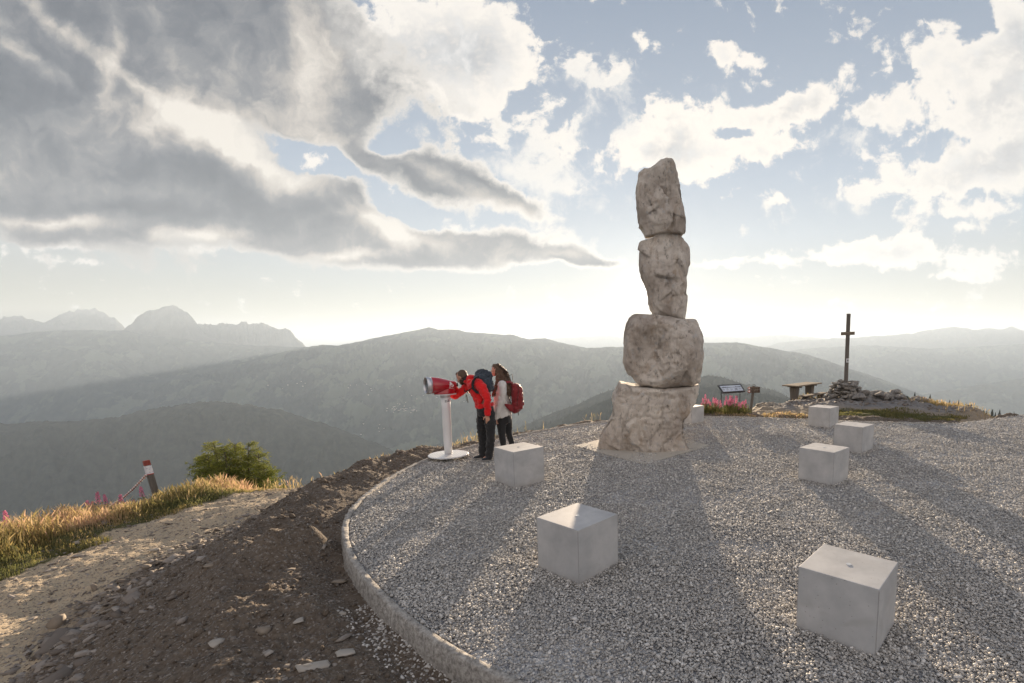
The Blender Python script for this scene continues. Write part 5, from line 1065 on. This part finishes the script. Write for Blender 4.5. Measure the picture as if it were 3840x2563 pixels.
# ---- his pack
bp_ = empty('backpack', M_(880, 450, 9.22)+mo, label='dark grey and blue backpack on the back of the bending man', cat='backpack'); bo = bp_.location
def B_(x, y, d): return J(x, y, d)-bo
bm = bmesh.new(); pa = (B_(760, 368, 9.22)-B_(955, 530, 9.2)).normalized(); pn_ = pa.cross(yv).normalized()
closed_loft(bm, [(B_(758, 362, 9.22), pn_, yv, .035, .08), (B_(800, 366, 9.22), pn_, yv, .085, .135), (B_(850, 395, 9.22), pn_, yv, .110, .150), (B_(898, 440, 9.2), pn_, yv, .115, .150), (B_(935, 490, 9.2), pn_, yv, .10, .145), (B_(957, 540, 9.2), pn_, yv, .06, .12)])
fuse('pack_body', bm, .010, BAGG, bp_, 2, .03, 7)
bm = bmesh.new(); limb(bm, [B_(785, 345, 9.22), B_(850, 345, 9.21), B_(905, 385, 9.21), B_(930, 425, 9.2)], [.05, .075, .07, .04], 1.6, None); fuse('lid', bm, .010, BAGG, bp_, 2, .03, 9)
def ribbon(name, pts, w, t_, root, side=yv, mat=STRAP):
    bm = bmesh.new(); n_ = len(pts); q = []
    for i, p in enumerate(pts):
        tg = (pts[min(i+1, n_-1)]-pts[max(i-1, 0)]).normalized(); s_ = (side-tg*side.dot(tg)).normalized(); nn_ = tg.cross(s_); q.append([bm.verts.new(p+s_*w*a_+nn_*t_*b_) for a_, b_ in ((-1, -1), (1, -1), (1, 1), (-1, 1))])
    for a_, b_ in zip(q, q[1:]):
        for k in range(4): bm.faces.new((a_[k], a_[(k+1) % 4], b_[(k+1) % 4], b_[k]))
    bm.faces.new(q[0][::-1]); bm.faces.new(q[-1]); bmesh.ops.recalc_face_normals(bm, faces=bm.faces); return bm_obj(name, bm, mat, root)
fr2 = Vector((.9, -.45, 0)).normalized()
ribbon('shoulder_strap', [B_(800, 372, 9.0), B_(765, 385, 8.955), B_(735, 420, 8.955), B_(724, 465, 8.965), B_(735, 520, 8.97), B_(775, 560, 8.965), B_(850, 570, 8.985), B_(920, 560, 9.04)], .022, .012, bp_, Vector((1, 0, .7)).normalized())
ribbon('shoulder_strap', [B_(790, 360, 9.36), B_(705, 420, 9.46), B_(640, 500, 9.44), B_(680, 580, 9.42)], .022, .008, bp_)
ribbon('strap_end', [B_(652, 590, 9.2), B_(662, 640, 9.2), B_(670, 688, 9.2)], .004, .008, bp_); ribbon('strap_end', [B_(640, 585, 9.2), B_(646, 630, 9.2), B_(650, 668, 9.2)], .003, .003, bp_)
ribbon('chest_strap', [B_(728, 500, 8.985), B_(672, 545, 9.08), B_(628, 555, 9.22), B_(625, 520, 9.34)], .008, .006, bp_, Vector((0, 0, 1)))
# ---- woman standing behind him
WD = 9.60
wo_ = empty('person', (J(1110, 1330, WD).x, WD, 0), label='long-haired woman in cream fleece and black leggings standing behind the bending man', cat='person'); wo = wo_.location
def W_(x, y, d=WD): return J(x, y, d)-wo
hc = W_(1022, 288); fwW = Vector((-1, -.22, .02)).normalized()
shN, shF = W_(1085, 468, WD-.17), W_(1075, 462, WD+.18); elN = W_(1065, 690, WD-.20); wrN = W_(1010, 885, WD-.20); elF = W_(1020, 690, WD+.2); wrF = W_(985, 860, WD+.18)
hpN, hpF = W_(1088, 890, WD-.07), W_(1150, 890, WD+.09); knN, knF = W_(1085, 1080, WD-.10), W_(1172, 1070, WD+.08); anN = W_(1118, 1265, WD-.10); anF = W_(1228, 1250, WD+.06); anN.z = .09; anF.z = .09
bm = bmesh.new(); f_, r_, u_, Rm = head_parts(bm, hc, fwW, Vector((0, 0, 1)), .98); WF = (f_, r_, u_, Rm)
limb(bm, [W_(1080, 450), W_(1056, 400), hc-f_*.02-u_*.03], [.052, .047, .05]); limb(bm, [W_(1085, 460), W_(1085, 600), W_(1100, 760), (hpN+hpF)/2], [.09, .12, .105, .125], .7, yv)
limb(bm, [W_(1085, 455, WD-.05), shN, elN, wrN], [.04, .045, .036, .023]); limb(bm, [W_(1080, 455, WD+.05), shF, elF, wrF], [.04, .045, .036, .023])
limb(bm, [hpN, knN, anN, anN+Vector((-.07, 0, -.04))], [.085, .053, .028, .02]); limb(bm, [hpF, knF, anF, anF+Vector((-.07, 0, -.04))], [.085, .053, .028, .02])
hand(bm, wrN, (-.05, 0, -1), (.3, .9, 0), (.9, -.2, 0), .92, .42); hand(bm, wrF, (-.1, 0, -1), (0, -.9, 0), (.9, 0, 0), .9, .5)
fuse('body', bm, .0065, SKIN, wo_, 2); eyes(wo_, hc, f_, r_, u_, Rm, .98)
bm = bmesh.new(); X_ = Vector((1, 0, .12)).normalized()
closed_loft(bm, [(W_(1100, 862), X_, yv, .158, .165), (W_(1100, 830), X_, yv, .165, .17), (W_(1092, 740), X_, yv, .155, .165), (W_(1085, 640), X_, yv, .150, .175), (W_(1082, 540), X_, yv, .135, .185), (W_(1080, 475), X_, yv, .11, .17), (W_(1070, 440), X_, yv, .07, .09), (W_(1060, 415), X_, yv, .058, .062)])
limb(bm, [W_(1085, 475, WD-.10), shN, W_(1095, 560, WD-.20), elN, W_(1035, 800, WD-.205), W_(1018, 872, WD-.20)], [.075, .080, .076, .066, .056, .050]); limb(bm, [shF, elF, wrF+Vector((0, 0, .03))], [.078, .062, .048])
fuse('fleece', bm, .009, WOOL, wo_, 2, .016, 7)
bm = bmesh.new(); closed_loft(bm, [(W_(1115, 840), X_, yv, .135, .155), (W_(1115, 900), X_, yv, .135, .16), (W_(1115, 940), X_, yv, .12, .14)])
limb(bm, [hpN, W_(1080, 980, WD-.08), knN, W_(1098, 1180, WD-.1), anN], [.095, .088, .064, .058, .045]); limb(bm, [hpF, W_(1158, 980, WD+.08), knF, W_(1200, 1170, WD+.08), anF], [.095, .086, .063, .056, .045])
fuse('leggings', bm, .010, TROUS, wo_, 2, .008, 9)
def gw(p, dx_): q = Vector((p.x+dx_, p.y, .002)); return q
shoe(wo_, gw(anN, .06), gw(anN, -.19), anN, .042); shoe(wo_, gw(anF, .06), gw(anF, -.19), anF, .042)
bm = bmesh.new()    # long hair: cap, back fall, strands in front of and behind the shoulder
for (a_, b_, c_, ra, rb, rc) in [(-.018, 0, .036, .092, .086, .088), (-.045, 0, -.02, .070, .086, .09), (.028, 0, .072, .060, .062, .044), (-.010, -.072, -.05, .042, .020, .10), (-.010, .072, -.05, .042, .020, .10)]: ball(bm, hc+f_*a_+r_*b_+u_*c_, (ra, rb, rc), Rm)
limb(bm, [W_(1078, 290), W_(1110, 400, WD), W_(1135, 500), W_(1150, 620)], [.075, .095, .085, .045], 1.25, Vector((1, 0, 0)))
limb(bm, [W_(1042, 330, WD-.07), W_(1040, 440, WD-.11), W_(1000, 540, WD-.15), W_(985, 600, WD-.16)], [.045, .058, .040, .020], .7, Vector((1, 0, 0)))
limb(bm, [W_(1080, 330, WD-.06), W_(1120, 440, WD-.10), W_(1160, 540, WD-.10), W_(1178, 610, WD-.08)], [.06, .07, .05, .02], .7, Vector((1, 0, 0)))
limb(bm, [W_(1020, 480, WD-.14), W_(985, 600, WD-.16)], [.045, .03], .6, Vector((1, 0, 0)))
LH = Mat('long_brown_hair', .45, .5); v_ = LH.n('ShaderNodeMapping', inp={'Vector': LH.pos(), 'Scale': (140, 140, 6)}).outputs[0]; f2 = LH.noise(1, 4, .6, v_); cc = LH.mix(f2, (.035, .020, .012), (.16, .09, .05)); LH.col(cc); LH.bump(f2, .006, .8)
trn = LH.n('ShaderNodeBsdfTranslucent', inp={0: (.55, .30, .12, 1)}); mx = LH.n('ShaderNodeMixShader', inp={0: .12, 1: LH.b.outputs[0], 2: trn.outputs[0]}); LH.t.links.new(mx.outputs[0], [q for q in LH.t.nodes if q.type == 'OUTPUT_MATERIAL'][0].inputs['Surface'])
ho = fuse('hair', bm, .007, LH.m, wo_, 2, .020, 22)
bm = bmesh.new(); rgh = random.Random(4)   # loose strands catching the light
for k in range(240):
    a_ = rgh.uniform(-.3, 1); yy_ = rgh.uniform(-.09, .09); top_ = hc+u_*(.11-.05*abs(a_))-f_*(.02+.07*max(a_, 0))+r_*yy_; mid_ = W_(1135+45*a_, 400, WD+yy_*1.2); end_ = W_(1150+55*a_+rgh.uniform(-8, 14), 520+rgh.uniform(-90, 110), WD+yy_*1.4)
    ps = [top_, top_.lerp(mid_, .5)+Vector((.030+.02*a_, 0, .02)), mid_+Vector((rgh.uniform(0, .02), 0, 0)), end_]; add_tube(bm, ps, [.0016]*4, 3, cap=False)
bm_obj('hair_strands', bm, LH.m, wo_)
# ---- her pack
rb_ = empty('backpack', J(1265, 640, WD), label='dark red rounded backpack worn by the long-haired woman', cat='backpack'); ro = rb_.location
def K_(x, y, d=WD): return J(x, y, d)-ro
bm = bmesh.new(); Xp = Vector((1, 0, .05)).normalized()
closed_loft(bm, [(K_(1225, 448), Xp, yv, .055, .08), (K_(1245, 470), Xp, yv, .095, .125), (K_(1266, 530), Xp, yv, .108, .135), (K_(1272, 610), Xp, yv, .115, .140), (K_(1274, 690), Xp, yv, .118, .140), (K_(1268, 755), Xp, yv, .115, .145), (K_(1255, 800), Xp, yv, .075, .115), (K_(1248, 812), Xp, yv, .04, .08)])
fuse('pack_body', bm, .010, BAGR, rb_, 2, .020, 8)
bm = bmesh.new(); limb(bm, [K_(1125, 712, WD-.17), K_(1165, 735, WD-.16), K_(1205, 755, WD-.12)], [.018, .05, .075], .5, Vector((0, 0, 1))); fuse('hip_fin', bm, .008, BAGR, rb_, 2)
ribbon('shoulder_strap', [K_(1215, 455, WD-.09), K_(1180, 432, WD-.14), K_(1135, 440, WD-.17)], .022, .010, rb_, Vector((0, .6, .6)).normalized(), BAGR)
ribbon('shoulder_strap', [K_(1190, 600, WD-.10), K_(1185, 650, WD-.12), K_(1195, 720, WD-.12)], .016, .006, rb_, yv)
ribbon('lift_strap', [K_(1170, 360, WD-.03), K_(1212, 338, WD-.03), K_(1216, 375, WD-.03), K_(1222, 450, WD-.03)], .010, .004, rb_, yv, STRAP)
ribbon('strap_end', [K_(1285, 805, WD-.1), K_(1287, 845, WD-.1)], .006, .003, rb_, Vector((1, 0, 0)))
bm = bmesh.new(); add_tube(bm, [K_(1278+8*math.sin(t), 478+t*50, WD-.150-.006*math.sin(t*.6)) for t in [i*.5 for i in range(11)]], .004, 6); bm_obj('zip', bm, STRAP, rb_, True)
